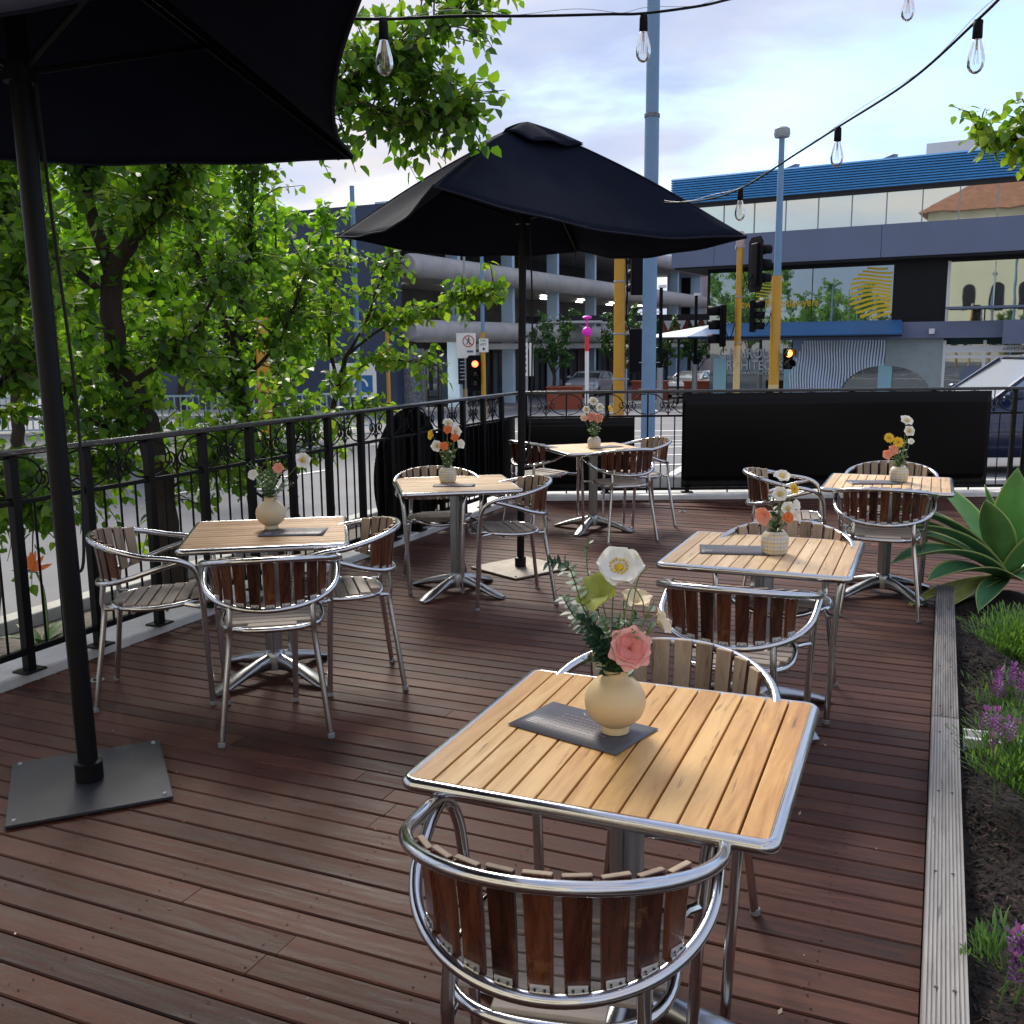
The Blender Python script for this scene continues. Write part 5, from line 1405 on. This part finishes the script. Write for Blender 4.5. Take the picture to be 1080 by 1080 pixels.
b = MB(); b.box((12.7, .99, -.22), (.7, .02, .14)); b.box((14.2, .99, .45), (.02, .02, .8)); b.lathe([(0, 0), (.14, 0), (.14, .02), (0, .02)], 16, M=Matrix.Translation((14.2, .98, -.1)) @ Matrix.Rotation(R(90), 4, 'X')); b.build('sign', MT['white'], o)
M = Matrix.Translation((13.7, .962, 1.27)) @ Matrix.Rotation(R(90), 4, 'X'); text_obj('lettering', 'ARMITAGE', .17, MT['darkpanel'], o, M, sx=1.3)
# awnings
b = MB(); b.add([(1.95, .6, 2.52), (9.9, .6, 2.52), (10.2, -1.0, 1.95), (1.2, -1.0, 1.95)], [(0, 1, 2, 3)]); b.build('awning', MT['awning_blue'], t, solid=.05, flat=True)
b = MB(); b.add([(1.94, .6, 2.51), (1.19, -1.0, 1.95), (-1.4, -.6, 1.93), (-.9, .9, 2.0)], [(0, 1, 2, 3)]); b.build('awning', MT['awning_white'], t, solid=.05, flat=True)
b = MB(); b.box((4.4, -1.0, 1.885), (11.6, .05, .07)); b.build('awning_gutter', MT['darkpanel'], t, flat=True)
b = MB(); b.box((11.1, .5, 2.05), (.22, .2, .22)); b.build('security_light', MT['frame_white'], t, bevel=.02)
for x in (-1.0, .6):
    b = MB(); b.box((x, -.5, .3), (.09, .09, 3.2)); b.build('awning_post', MT['darkpanel'], t, flat=True)
# roof things
b = MB(); b.box((12.8, 6, 9.35), (5.5, 5, 1.2)); b.build('roof_plant_room', MT['frame_white'], t, flat=True)
for x in (4.2, 8.2):
    b = MB(); b.add([(x, .9, 8.9), (x + 1.1, .9, 8.9), (x + 1.1, 1.3, 9.25), (x + 1.0, .9, 9.22), (x, 1.3, 8.9)], [(0, 1, 3), (1, 2, 3), (0, 3, 2, 4)]); b.build('solar_panel', MT['slate'], t, flat=True)

# ------------------------------------------------------------------ the buildings behind the camera that the windows mirror
MT['cream'] = mat('cream_render', (.80, .73, .55), .8, var=.08, vscale=.6)
MT['terracotta'] = mat('terracotta_tiles', (.19, .085, .055), .8, var=.3, vscale=2, bump=.6, bscale=8)
t2 = thing('cream_building', 'cream hall with arched windows and terracotta roof, seen mirrored in the office windows', 'building', (-17.9, -2.95, -.2), math.atan2(-.5064, .8623))
b = MB(); b.box((11, -6, 6.7), (22, 12, 13.4)); b.build('wall', MT['cream'], t2, flat=True)
b = MB(); b.add([(-.8, .8, 13.4), (22.8, .8, 13.4), (22.8, -12.8, 13.4), (-.8, -12.8, 13.4), (5.5, -6, 18), (16, -6, 18)], [(0, 1, 5, 4), (2, 3, 4, 5), (1, 2, 5), (3, 0, 4), (3, 2, 1, 0)]); b.build('roof', MT['terracotta'], t2, flat=True)
for k in range(8):
    b = MB(); x = 1.2 + 2.3 * k; poly = [(x - .55, 4.7), (x + .55, 4.7)] + [(x + .55 * cos(pi * i / 10), 6.6 + .55 * sin(pi * i / 10)) for i in range(11)]
    b.prism(poly, -.02, .05, M=Matrix.Rotation(R(90), 4, 'X')); b.build('window', MT['darkpanel'], t2, flat=True)
B = Vector((-4, -12, -.15)); limbs = [([(0, 0, 0), (0, 0, 2), (0, 0, 3.5)], .15, .1, 0)] + [([(0, 0, 2.5), (1.2 * cos(q * 2.4), 1.2 * sin(q * 2.4), 4 + .3 * q), (2.0 * cos(q * 2.4), 2.0 * sin(q * 2.4), 4.5 + .35 * q)], .05, .02, 1) for q in range(8)]
tree('street_tree', 'green tree behind the camera, seen mirrored in the office windows', B, limbs, MT['leaf_street'], 130, .26, (.4, 1.0), 10, None, r_tw=.01)

# ------------------------------------------------------------------ car park with round concrete beams
MT['beam'] = mat('grey_concrete_beam', (.36, .355, .36), .75, var=.3, vscale=1.6, bump=.2, var2=(.50, .48, .45))
MT['fin'] = mat('pale_blue_fin', (.44, .58, .74), .6, var=.08, vscale=1)
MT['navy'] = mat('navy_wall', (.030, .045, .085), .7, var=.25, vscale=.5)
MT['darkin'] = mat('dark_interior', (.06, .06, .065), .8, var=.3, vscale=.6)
MT['ceil'] = mat('grey_ceiling', (.34, .33, .32), .8)
MT['lampstrip'] = emis('strip_lamp', (1, .96, .85), 6)
MT['mosaic'] = mat('mosaic_pillar', (.16, .17, .19), .5, var=.9, vscale=14)
t = thing('car_park', 'multi storey car park with round grey concrete beams and pale blue fins', 'building', (-4.4, 40.4, 0), math.atan2(14.7, 7.4))
Lc = 44; lv = [2.28, 4.92, 7.40]
for z in lv:
    b = MB(); b.tube([(x, 0, z) for x in (.6, .75, 1.2, 6.2, 6.25, 11.7, 11.75, 17.2, 17.25, 22.7, 28, 34, Lc)], [.36, .44, .47, .47, .475, .475, .47, .47, .475, .475, .47, .47, .47], 28); b.build('round_beam', MT['beam'], t, ang=50)
    b = MB(); b.box((Lc / 2 + .3, 8.2, z - .28), (Lc - .6, 15.6, .2)); b.build('floor_slab', MT['ceil'], t, flat=True)
for k in range(9):
    x = -.7 + 5.45 * k + .6
    b = MB(); b.box((x, .62, (7.3 + GZ) / 2), (.26, .62, 7.3 - GZ)); b.build('fin', MT['fin'], t, flat=True)
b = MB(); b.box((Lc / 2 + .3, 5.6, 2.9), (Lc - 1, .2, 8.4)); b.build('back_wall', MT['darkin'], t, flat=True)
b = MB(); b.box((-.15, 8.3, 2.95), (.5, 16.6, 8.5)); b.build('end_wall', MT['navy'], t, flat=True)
b = MB(); b.box((.55, -.02, .1), (.85, .9, 2.9)); b.build('mosaic_pillar', MT['mosaic'], t, flat=True)
for k in range(14):
    for z in lv[:2]:
        b = MB(); b.box((2.5 + k * 2.75, 2.4 + (k % 2) * 1.3, z + 2.20), (.9, .12, .05)); b.build('ceiling_lamp', MT['lampstrip'], t, flat=True)
# shops on the ground floor
shopm = [mat('shop_dark', (.025, .024, .026), .4), mat('shop_green', (.10, .19, .18), .5), mat('shop_grey', (.09, .09, .10), .5)]
b = MB(); b.box((Lc / 2 + .3, 2.6, .3), (Lc - 1, .15, 3.3)); b.build('shop_front', shopm[0], t, flat=True)
b = MB(); b.box((Lc / 2 + 3, .1, 1.62), (Lc - 6.5, .3, .28)); b.build('shop_canopy', MT['beam'], t, flat=True)
x = 5.8
while x < Lc - 3:
    b = MB()
    for q in (0, 1.3, 2.6): b.box((x + q, 2.45, .2), (.08, .1, 2.6))
    b.box((x + 1.3, 2.45, 1.45), (2.7, .1, .1)); b.build('shop_frame', shopm[2], t, flat=True)
    b = MB(); b.box((x + 1.3, 2.50, .15), (2.5, .03, 2.4)); b.build('shop_window', MT['win_low'], t, flat=True); x += 3.4
b = MB(); b.box((3.4, 1.6, .25), (.12, .3, 2.2)); b.build('strip_lamp', MT['lampstrip'], t, flat=True)
b = MB(); b.box((3.05, 1.5, -.2), (.1, .2, 2.0)); b.build('blue_banner_sign', mat('cyan_sign', (.05, .32, .50), .5), t, flat=True)
b = MB(); b.box((5.35, .22, .55), (.75, .03, 1.2)); b.build('notice_board', MT['darkpanel'], t, flat=True)
b = MB()
for k in range(6): b.box((5.35, .2, .15 + .16 * k), (.55 - .12 * (k % 2), .01, .035))
b.build('notice_print', MT['text_grey'], t, flat=True)
b = MB(); b.box((7.1, 1.4, -.75), (.7, .5, .75)); b.build('yellow_cabinet', MT['yellow'], t, flat=True)
# ends of the street
MT['brick'] = mat('red_brick', (.22, .075, .065), .85, var=.2, vscale=3)
t = thing('brick_building', 'red brick building at the far end of the street beside the office', 'building', (17, 78, -1.2), R(-25))
b = MB(); b.box((6, 5, 5), (13, 10, 12)); b.build('wall', MT['brick'], t, flat=True)
for k in range(3):
    b = MB(); b.box((1.5 + 3.2 * k, -.03, 6), (1.4, .08, 2.2)); o = b.build('window', MT['win_low'], t, flat=True)
    b = MB(); b.box((1.5 + 3.2 * k, -.03, 1.5), (1.8, .08, 2.6)); b.build('shop_window', MT['darkpanel'], t, flat=True)
b = MB(); b.box((6, -.6, 3.4), (13, 1.4, .25)); b.build('awning', MT['terracotta'], t, flat=True)
t = thing('blue_building', 'narrow pale blue building front beside the red brick one far down the street', 'building', (13.6, 79, -1.2), R(-20))
b = MB(); b.box((0, 4, 4.6), (2.6, 8, 11)); b.build('wall', MT['fin'], t, flat=True); b = MB(); b.box((.2, -.03, 6.5), (.7, .08, 3)); b.build('window', MT['darkpanel'], t, flat=True)
t = thing('pergola', 'dark timber street pergola hung with bunting down the far street', 'pergola', (8.2, 56, -1.2), R(-8))
b = MB(); b.box((0, 0, 4.35), (15, .25, .28)); b.box((0, 3, 4.35), (15, .25, .28)); b.build('beam', MT['soffit'], t, flat=True)
b = MB(); b.box((2.2, .1, 3.75), (9, .12, .8)); b.build('red_fascia', mat('red_fascia', (.28, .06, .05), .7), t, flat=True)
for x in (-7, -3, 1.8, 4.2, 7): b = MB(); b.box((x, 0, 2.1), (.2, .2, 4.2)); b.build('post', MT['soffit'], t, flat=True)
b = MB()
for k in range(16):
    x = -5.4 + .72 * k; b.add([(x, -.12, 4.15), (x + .5, -.12, 4.15), (x + .25, -.12, 3.6)], [(0, 2, 1)])
b.build('bunting', MT['awning_white'], t, solid=.01, flat=True)
b = MB(); b.box((-4.5, -1.2, 4.1), (3.0, 2.2, .12)); b.build('skylight', MT['awning_white'], t, flat=True)
MT['orange_block'] = mat('orange_planter', (.30, .07, .035), .8)
for i, (x, y, L_, lab) in enumerate(((2.4, 44, 1.5, 'orange brick planter box at the left end of the far pavement'), (7.0, 50, 1.8, 'orange brick planter box beside the blue steel pole'), (10.3, 49.2, 3.4, 'long orange brick planter box under the white awning'))):
    b = MB(); b.box((0, 0, .45), (L_, .8, 1.0)); b.box((0, 0, .96), (L_ + .1, .9, .08), 0)
    o = b.build('planter_box', MT['orange_block'], loc=(x, y, -1.15), rot=R(-10), bevel=.02); tag(o, lab, 'planter', 'orange street planters')
for i, (x, y, h, lab) in enumerate(((1.9, 44.5, 4.6, 'small round street tree in front of the car park shops, beside the parasol pole'), (5.1, 47.5, 4.8, 'street tree behind the yellow signal pole'), (8.0, 53, 4.4, 'street tree behind the blue steel pole'), (10.2, 54.5, 4.2, 'street tree under the far pergola, left of the white awning'))):
    B = Vector((x, y, -1.2)); limbs = [([(0, 0, 0), (.05, 0, h * .3), (0, .05, h * .5)], .09, .06, 0)] + [([(0, 0, h * .32 + .05 * q), (.5 * cos(q * 2.4), .5 * sin(q * 2.4), h * (.5 + .03 * q)), (.85 * cos(q * 2.4), .85 * sin(q * 2.4), h * (.5 + .055 * q))], .03, .012, 1) for q in range(9)]
    tree('street_tree', lab, B, limbs, MT['leaf_street'], 110, .16, (.25, .6), 11, 'small street trees outside the shops', r_tw=.008)

# ------------------------------------------------------------------ poles, signals, signs
def pole(name, label, cat, x, y, segs, group=None, lean=0):
    z0 = gz(x, y); t = thing(name, label, cat, (x, y, z0)); 
    for (a, c, r0, r1, m) in segs: MB().tube([(0, 0, a - z0), (0, 0, c - z0)], [r0, r1], 18).build('pole_section', MT[m], t, ang=50)
    MB().lathe([(segs[0][2] * 1.8, 0), (segs[0][2] * 1.8, .03), (segs[0][2] * 1.1, .06)], 16).build('base_plate', MT['greysteel'], t)
    if group: t['group'] = group
    return t, z0
def signal_head(t, x, y, z, yaw, on=None, n=3, s=1.0, board=True):
    """traffic signal; faces local -Y before yaw; z is its centre"""
    h = empty('signal_head', (x, y, z), yaw); h.parent = t
    H = .30 * n * s
    MB().box((0, .07 * s, 0), (.27 * s, .14 * s, H)).build('housing', MT['blackmatte'], h, bevel=.03 * s, segs=3)
    if board: 
        b = MB(); ww, hh, c = .28 * s, H / 2 + .13 * s, .1 * s
        b.prism([(-ww + c, -hh), (ww - c, -hh), (ww, -hh + c), (ww, hh - c), (ww - c, hh), (-ww + c, hh), (-ww, hh - c), (-ww, -hh + c)], -.006, .006, M=Matrix.Translation((0, .09 * s, 0)) @ Matrix.Rotation(R(90), 4, 'X')); b.build('backing_board', MT['blackmatte'], h, flat=True)
    for k in range(n):
        zc = H / 2 - .15 * s - .30 * s * k
        m = MT['lens_off']
        if on and on[0] == k: m = MT[on[1]]
        MB().lathe([(.0, .012), (.06 * s, .009), (.105 * s, 0)], 20, M=Matrix.Translation((0, -.002, zc)) @ Matrix.Rotation(R(90), 4, 'X')).build('lens', m, h)
        b = MB()
        b.grid(lambda u, v: (.125 * s * sin((u - .5) * 4.4), -.26 * s * v * (1 - .25 * abs(u - .5)), zc + .125 * s * cos((u - .5) * 4.4)), 14, 2); b.build('visor', MT['blackmatte'], h, solid=.006 * s)
    return h
def bands(t, z0, zs, r_):
    b = MB()
    for z in zs: b.lathe([(r_ + .004, z - z0 - .012), (r_ + .009, z - z0), (r_ + .004, z - z0 + .012)], 18); b.box((r_ + .03, 0, z - z0), (.06, .02, .02))
    b.build('band', MT['greysteel'], t)
# tall blue steel pole
x, y = 1.83, 13.2; z0 = gz(x, y)
t = thing('steel_pole', 'tall blue steel column just beyond the back railing', 'pole', (x, y, z0))
MB().tube([(0, 0, 0), (0, 0, 4.45 - z0)], [.095, .092], 12).build('lower_shaft', MT['bluepole'], t, ang=20)
MB().tube([(0, 0, 4.45 - z0), (0, 0, 9)], [.083, .078], 20).build('upper_shaft', MT['bluepole'], t)
b = MB()
for z in (1.0, 1.35, 2.0): b.box((-.0, -.06, z - z0), (.27, .02, .012)); b.lathe([(.1, 4.43 - z0), (.1, 4.47 - z0), (.08, 4.48 - z0)], 20)
b.build('clamp', MT['greysteel'], t)
# yellow signal pole beside it, with heads seen from behind
x, y = 1.48, 13.6
t, z0 = pole('signal_pole', 'yellow traffic signal pole left of the tall blue column', 'traffic signal', x, y, [(gz(x, y), 2.72, .078, .075, 'yellow')])
MB().lathe([(.083, 2.72 - z0), (.083, 2.86 - z0), (.05, 2.9 - z0), (0, 2.91 - z0)], 18).build('pole_cap', MT['greysteel'], t)
bands(t, z0, (2.42, 1.73, 1.12), .077)
signal_head(t, .22, .06, 2.52 - z0, R(196), None, 3, .62, False)
signal_head(t, .215, .08, 1.50 - z0, R(190), None, 3, .66, False)
MB().tube(smooth_path([(.085, 0, 2.8 - z0), (.1, -.02, 2.3 - z0), (.10, -.01, 1.9 - z0), (.22, .02, 1.66 - z0), (.3, .05, 1.7 - z0)], 6), .012, 6).build('cable', MT['blackmatte'], t)
MB().tube([(0, 0, 2.78 - z0), (.34, .1, 2.78 - z0)], .018, 8).build('bracket', MT['greysteel'], t)
# two poles at the right, in front of the office
x, y = 4.95, 21.8
t, z0 = pole('signal_pole', 'slim yellow traffic signal pole with two black heads in front of the office lettering', 'traffic signal', x, y, [(gz(x, y), 1.55, .075, .070, 'paleyellow'), (1.55, 3.62, .070, .065, 'yellow')])
MB().lathe([(.07, 3.62 - z0), (.09, 3.65 - z0), (.09, 3.92 - z0), (.06, 3.97 - z0), (0, 3.98 - z0)], 14).build('pole_cap', mat('pinkish_cap', (.5, .38, .36), .6), t)
MB().tube([(-.1, 0, 3.64 - z0), (.1, 0, 3.64 - z0)], .05, 8).build('bracket', MT['greysteel'], t)
signal_head(t, .42, .0, 3.27 - z0, R(108), None, 3, 1.0)
signal_head(t, -.40, .0, 1.98 - z0, R(-100), None, 3, 1.0)
for s in ((.06, 3.2, .3), (-.06, 2.05, -.3)): MB().tube(smooth_path([(s[0], 0, s[1] - z0), (s[2] * .6, 0, s[1] - .35 - z0), (s[2], 0, s[1] - .05 - z0)], 6), .011, 6).build('cable', MT['blackmatte'], t)
bands(t, z0, (2.6, 1.6), .072)
x, y = 5.45, 20.6
t, z0 = pole('lamp_pole', 'tall street lamp pole, pale blue above and yellow below, with a lit signal head', 'street lamp', x, y, [(gz(x, y), .75, .105, .104, 'paleyellow'), (.75, 2.95, .104, .10, 'yellow'), (2.95, 5.62, .075, .055, 'bluepole')])
MB().lathe([(.055, 5.62 - z0), (.14, 5.64 - z0), (.16, 5.70 - z0), (.15, 5.80 - z0), (.11, 5.83 - z0), (0, 5.84 - z0)], 20).build('lamp', MT['greysteel'], t)
signal_head(t, .28, -.05, 1.28 - z0, R(6), (0, 'amber_on'), 2, .72, False)
signal_head(t, -.42, .0, 2.15 - z0, R(60), None, 3, .72, False)
MB().tube(smooth_path([(-.09, 0, 2.25 - z0), (-.2, 0, 1.95 - z0), (-.36, 0, 2.1 - z0)], 6), .011, 6).build('cable', MT['blackmatte'], t)
# crossing signals at the left
x, y = -.70, 25.5
t, z0 = pole('signal_pole', 'yellow pole with blue top, signs and a red signal in front of the car park', 'traffic signal', x, y, [(gz(x, y), 1.95, .065, .06, 'yellow'), (1.95, 5.2, .05, .04, 'bluepole')])
signal_head(t, -.21, -.02, .92 - z0, R(4), (0, 'red_on'), 3, .78, True)
b = MB(); b.box((.02, -.09, 1.62 - z0), (.24, .015, .34)); o = b.build('sign_plate', MT['white'], t, flat=True)
text_obj('lettering', 'TURN', .06, MT['darkpanel'], o, Matrix.Translation((-.07, -.1, 1.72 - z0)) @ Matrix.Rotation(R(90), 4, 'X')); text_obj('lettering', 'LEFT', .08, MT['darkpanel'], o, Matrix.Translation((-.08, -.1, 1.62 - z0)) @ Matrix.Rotation(R(90), 4, 'X'))
b = MB(); b.lathe([(0, 0), (.03, 0), (.03, .006), (0, .006)], 12, M=Matrix.Translation((.02, -.098, 1.53 - z0)) @ Matrix.Rotation(R(90), 4, 'X')); b.build('sign_dot', MT['darkpanel'], o)
x, y = -1.16, 25.8
t, z0 = pole('sign_pole', 'thin grey pole carrying a white no-pedestrians sign beside the red signal', 'road sign', x, y, [(gz(x, y), 5.0, .03, .03, 'greysteel')])
b = MB(); b.box((.02, -.05, 1.62 - z0), (.50, .015, .64)); o = b.build('sign_plate', MT['white'], t, flat=True)
rg = MB(); c = Vector((.08, -.062, 1.73 - z0))
rg.tube([(c.x + .14 * cos(2 * pi * k / 28), c.y, c.z + .14 * sin(2 * pi * k / 28)) for k in range(28)], .012, 6, closed=True); rg.tube([(c.x - .1, c.y, c.z + .1), (c.x + .1, c.y, c.z - .1)], .010, 6)
rg.build('sign_ring', mat('sign_red', (.45, .03, .05), .5), o)
fg = MB(); fg.ball((c.x + .01, c.y, c.z + .085), .02, 8); fg.tube([(c.x, c.y, c.z + .06), (c.x - .01, c.y, c.z - .01), (c.x + .04, c.y, c.z - .05), (c.x + .03, c.y, c.z - .09)], .012, 6); fg.tube([(c.x - .01, c.y, c.z - .01), (c.x - .05, c.y, c.z - .08)], .011, 6); fg.tube([(c.x, c.y, c.z + .05), (c.x + .05, c.y, c.z + .01)], .009, 6)
fg.build('sign_figure', MT['darkpanel'], o)
b = MB(); b.box((.12, -.062, 1.47 - z0), (.16, .006, .05)); b.build('sign_print', mat('sign_blue', (.08, .15, .4), .5), o, flat=True)
x, y = -3.05, 12.3
t, z0 = pole('signal_pole', 'thick yellow pole beyond the railing among the leaves at the left', 'pole', x, y, [(gz(x, y), 1.95, .085, .08, 'yellow')])
bands(t, z0, (1.22, 1.0, 1.9), .085); signal_head(t, -.3, .05, 1.62 - z0, R(190), None, 2, .8)
x, y = -3.75, 24.5
t, z0 = pole('lamp_pole', 'pale blue pole standing before the white and teal street sign', 'street lamp', x, y, [(gz(x, y), 5.4, .07, .055, 'bluepole')])
x, y = -3.05, 24.8
t, z0 = pole('signal_pole', 'slender yellow pole at the right edge of the white and teal sign', 'pole', x, y, [(gz(x, y), 2.0, .05, .045, 'yellow')]); signal_head(t, -.16, 0, 1.35 - z0, R(20), (0, 'red_on'), 2, .6, False)
t = thing('street_sign', 'white sign with a teal and blue picture behind the pale blue pole', 'sign', (-4.3, 27.2, gz(0, 27.2)), R(0)); z0 = gz(0, 27.2)
for sx in (-.45, .45): MB().tube([(sx, 0, 0), (sx, 0, .75 - z0)], .03, 8).build('post', MT['greysteel'], t)
b = MB(); b.box((0, -.05, .72 - z0), (1.26, .04, .92)); b.build('panel', MT['white'], t, flat=True)
b = MB(); b.box((-.25, -.075, .60 - z0), (.52, .006, .50)); b.build('teal_field', mat('sign_teal', (.03, .27, .27), .5), t, flat=True)
b = MB(); b.box((.27, -.075, .60 - z0), (.52, .006, .50)); b.build('blue_field', mat('sign_deep_blue', (.02, .13, .36), .5), t, flat=True)
b = MB(); b.tube([(.18 + .2 * cos(pi * k / 14), -.08, .55 - z0 + .2 * sin(pi * k / 14)) for k in range(15)], .03, 6); b.build('white_arc', MT['white'], t)
text_obj('lettering', 'Infusion', .2, MT['darkpanel'], t, Matrix.Translation((-.25, -.08, .96 - z0)) @ Matrix.Rotation(R(90), 4, 'X'))
# white pole with pink ball
x, y = 2.45, 32
t, z0 = pole('art_pole', 'white and red painted pole topped with a bright pink ball down the street', 'pole', x, y, [(gz(x, y), 1.42, .065, .065, 'white')])
MT['hotpink'] = mat('hot_pink', (.85, .02, .55), .4); MT['redp'] = mat('red_pole_paint', (.75, .03, .05), .4)
MB().tube([(0, 0, 1.42 - z0), (0, 0, 1.9 - z0)], .07, 14).build('red_section', MT['redp'], t); b = MB(); b.ball((0, 0, 2.03 - z0), .16, 16); b.tube([(0, 0, 2.15 - z0), (0, 0, 2.5 - z0)], .03, 8); b.ball((0, 0, 2.48 - z0), .12, 12, sq=(1.3, 1.3, .5)); b.build('pink_ball', MT['hotpink'], t)
# dark poles farther down the street
for i, (x, y, h, lab) in enumerate(((6.0, 40, 3.9, 'dark street pole right of the blue column'), (8.6, 46.5, 3.9, 'dark street pole with a small light farther right, left of the white awning'))):
    t, z0 = pole('street_pole', lab, 'pole', x, y, [(gz(x, y), .7, .13, .13, 'greysteel'), (.7, h, .08, .07, 'blackmatte')]); b = MB(); b.box((.05, 0, h - z0), (.3, .15, .12)); b.build('lamp', MT['white'], t, bevel=.02)
# notice boards on the far footpath
t = thing('bus_sign', 'upright white sign plate with black figures just right of the parasol pole', 'sign', (.42, 26, gz(0, 26)))
z0 = gz(0, 26); MB().tube([(0, 0, 0), (0, 0, 1.8 - z0)], .03, 8).build('post', MT['greysteel'], t); b = MB(); b.box((-.05, -.04, 1.25 - z0), (.16, .02, .85)); b.box((.12, -.04, 1.25 - z0), (.10, .02, .85)); b.build('panel', MT['white'], t, flat=True)
b = MB()
for k in range(5): b.box((-.05, -.055, .95 - z0 + .15 * k), (.07, .006, .07))
b.build('sign_print', MT['darkpanel'], t, flat=True)
# pale guard rail across the left road
t = thing('guard_rail', 'pale blue steel pedestrian railing across the left road', 'railing', (-14.0, 24.6, gz(0, 24.6)), R(4))
MB().box((5, 0, 1.0), (11, .05, .05)).build('top_rail', MT['fin'], t, flat=True); MB().box((5, 0, .2), (11, .04, .04)).build('bottom_rail', MT['fin'], t, flat=True)
b0 = None
for k in range(72):
    if b0 is None: o = b0 = MB().box((0, 0, .6), (.03, .03, .8)).build('baluster', MT['fin'], t, flat=True)
    else: o = b0.copy(); COL.objects.link(o)
    o.location = (-.4 + .152 * k, 0, 0)
b = MB(); b.box((0, 0, 1.3), (3.2, .3, 1.1)); b.box((0, .0, 1.95), (3.5, .5, .2)); tag(b.build('low_wall', MT['white'], loc=(-15.0, 27.5, -.8), bevel=.03), 'white low wall across the left road, left of the near parasol pole', 'wall')

# ------------------------------------------------------------------ cars
MT['tyre'] = mat('tyre_rubber', (.015, .015, .016), .8); MT['rim'] = mat('alloy_rim', (.45, .46, .48), .35, .8)
MT['carglass'] = mirror_glass('car_glass', (.75, .85, .9), (.02, .03, .035), .35); MT['carglass_body'] = MT['carglass']
MT['headlamp'] = mat('headlamp', (.7, .72, .75), .15)
def car(label, x, y, yaw, paint, s=1.0, suv=True, group=None):
    """built facing -X"""
    t = thing('parked_car' if 'parked' in label else 'car', label, 'car', (x, y, gz(x, y) + .01), yaw); pm = mat('car_paint_' + paint[0], paint[1], .28, .3, coat=.7)
    h = 1.62 if suv else 1.42
    # stations along x: (x, half width, floor, belt/hood height)
    st = [(-2.28, .62, .42, .62), (-2.2, .80, .30, .82), (-1.95, .88, .26, .95), (-1.4, .91, .25, 1.04), (-.85, .92, .25, 1.10), (0, .92, .25, 1.09), (1.0, .92, .25, 1.10), (1.7, .90, .26, 1.12), (2.1, .86, .32, 1.08), (2.25, .76, .42, .95)]
    rings = []
    for (px, hw, z0, z1) in st:
        ring = []
        for q in ((-.86, 0), (-1, .18), (-1.0, .45), (-.97, .75), (-.88, .95), (-.6, 1), (.6, 1), (.88, .95), (.97, .75), (1.0, .45), (1, .18), (.86, 0)): ring.append((px, q[0] * hw, z0 + (z1 - z0) * q[1]))
        rings.append(ring)
    b = MB(); b.loft(rings); b.build('body', pm, t, ang=45)
    # glass house
    gl = [(-.95, .80, 1.06), (-.25, .70, h - .05), (.1, .68, h), (1.2, .68, h - .01), (1.75, .70, h - .12), (2.1, .78, 1.08)]
    rings = [[(px, -hw, z), (px, -hw * .8, z + .02), (px, hw * .8, z + .02), (px, hw, z)] for px, hw, z in gl]
    b = MB()
    low = [(-1.0, .80), (-.3, .84), (.1, .84), (1.2, .84), (1.8, .82), (2.15, .78)]
    for i in range(5):
        for sgn in (-1, 1):
            b.add([(low[i][0], sgn * low[i][1], 1.06), (low[i + 1][0], sgn * low[i + 1][1], 1.06), (gl[i + 1][0], sgn * gl[i + 1][1], gl[i + 1][2] - .05), (gl[i][0], sgn * gl[i][1], gl[i][2] - (.0 if i == 0 else .05))], [(0, 1, 2, 3)])
    b.add([(-.97, -.78, 1.07), (-.97, .78, 1.07), (-.25, .68, h - .06), (-.25, -.68, h - .06)], [(0, 1, 2, 3)]); b.add([(2.12, -.76, 1.07), (2.12, .76, 1.07), (1.75, .68, h - .13), (1.75, -.68, h - .13)], [(0, 3, 2, 1)])
    b.build('glass', MT['carglass'], t, flat=True)
    b = MB(); b.loft([[(px, -hw, z - .06), (px, -hw, z - .01), (px, -hw * .8, z + .025), (px, hw * .8, z + .025), (px, hw, z - .01), (px, hw, z - .06)] for px, hw, z in gl[1:5]]); b.build('roof', pm, t, ang=40)
    for sgn in (-1, 1):
        for p0_, p1_, w_, h_ in (((-.98, sgn * .79, 1.05), (-.26, sgn * .695, h - .05), .06, .05), ((.42, sgn * .86, 1.05), (.42, sgn * .69, h - .04), .09, .04), ((1.5, sgn * .85, 1.05), (1.45, sgn * .70, h - .06), .12, .04), ((2.14, sgn * .78, 1.05), (1.75, sgn * .70, h - .13), .07, .05)):
            MB().bar(p0_, p1_, w_, h_).build('pillar', pm, t, flat=True)
    for sgn in (-1, 1):
        b = MB(); b.box((-.78, sgn * 1.0, 1.12), (.14, .20, .15)); b.build('wing_mirror', pm, t, bevel=.04)
        b = MB(); b.box((-2.16, sgn * .62, .78), (.18, .32, .13)); b.build('headlight', MT['headlamp'], t, bevel=.04)
        for px in (-1.42, 1.38):
            M = Matrix.Translation((px, sgn * .80, .34)) @ Matrix.Rotation(R(90), 4, 'X')
            w_ = MB().lathe([(.20, -.11), (.30, -.115), (.335, -.08), (.335, .08), (.30, .115), (.20, .11)], 28, M=M).build('wheel', MT['tyre'], t)
            b = MB(); b.lathe([(0, -.09), (.06, -.10), (.07, -.095), (.2, -.085), (.21, -.10), (.21, .10), (.2, .085), (.07, .095), (.06, .10), (0, .09)], 24, M=M); b.build('rim', MT['rim'], w_)
    b = MB(); b.box((-2.24, 0, .62), (.06, 1.0, .2)); b.build('grille', MT['blackmatte'], t, bevel=.02)
    return t
car('dark blue car driving past behind the back railing at the right edge', 7.55, 14.2, R(-1), ('blue', (.012, .022, .065)))
car('white parked car far down the street under the white awning', 9.6, 52.5, R(60), ('white', (.6, .6, .6)), suv=False)
car('silver parked car far down the street outside the car park shops', 4.4, 55, R(70), ('silver', (.4, .43, .48)), suv=False)
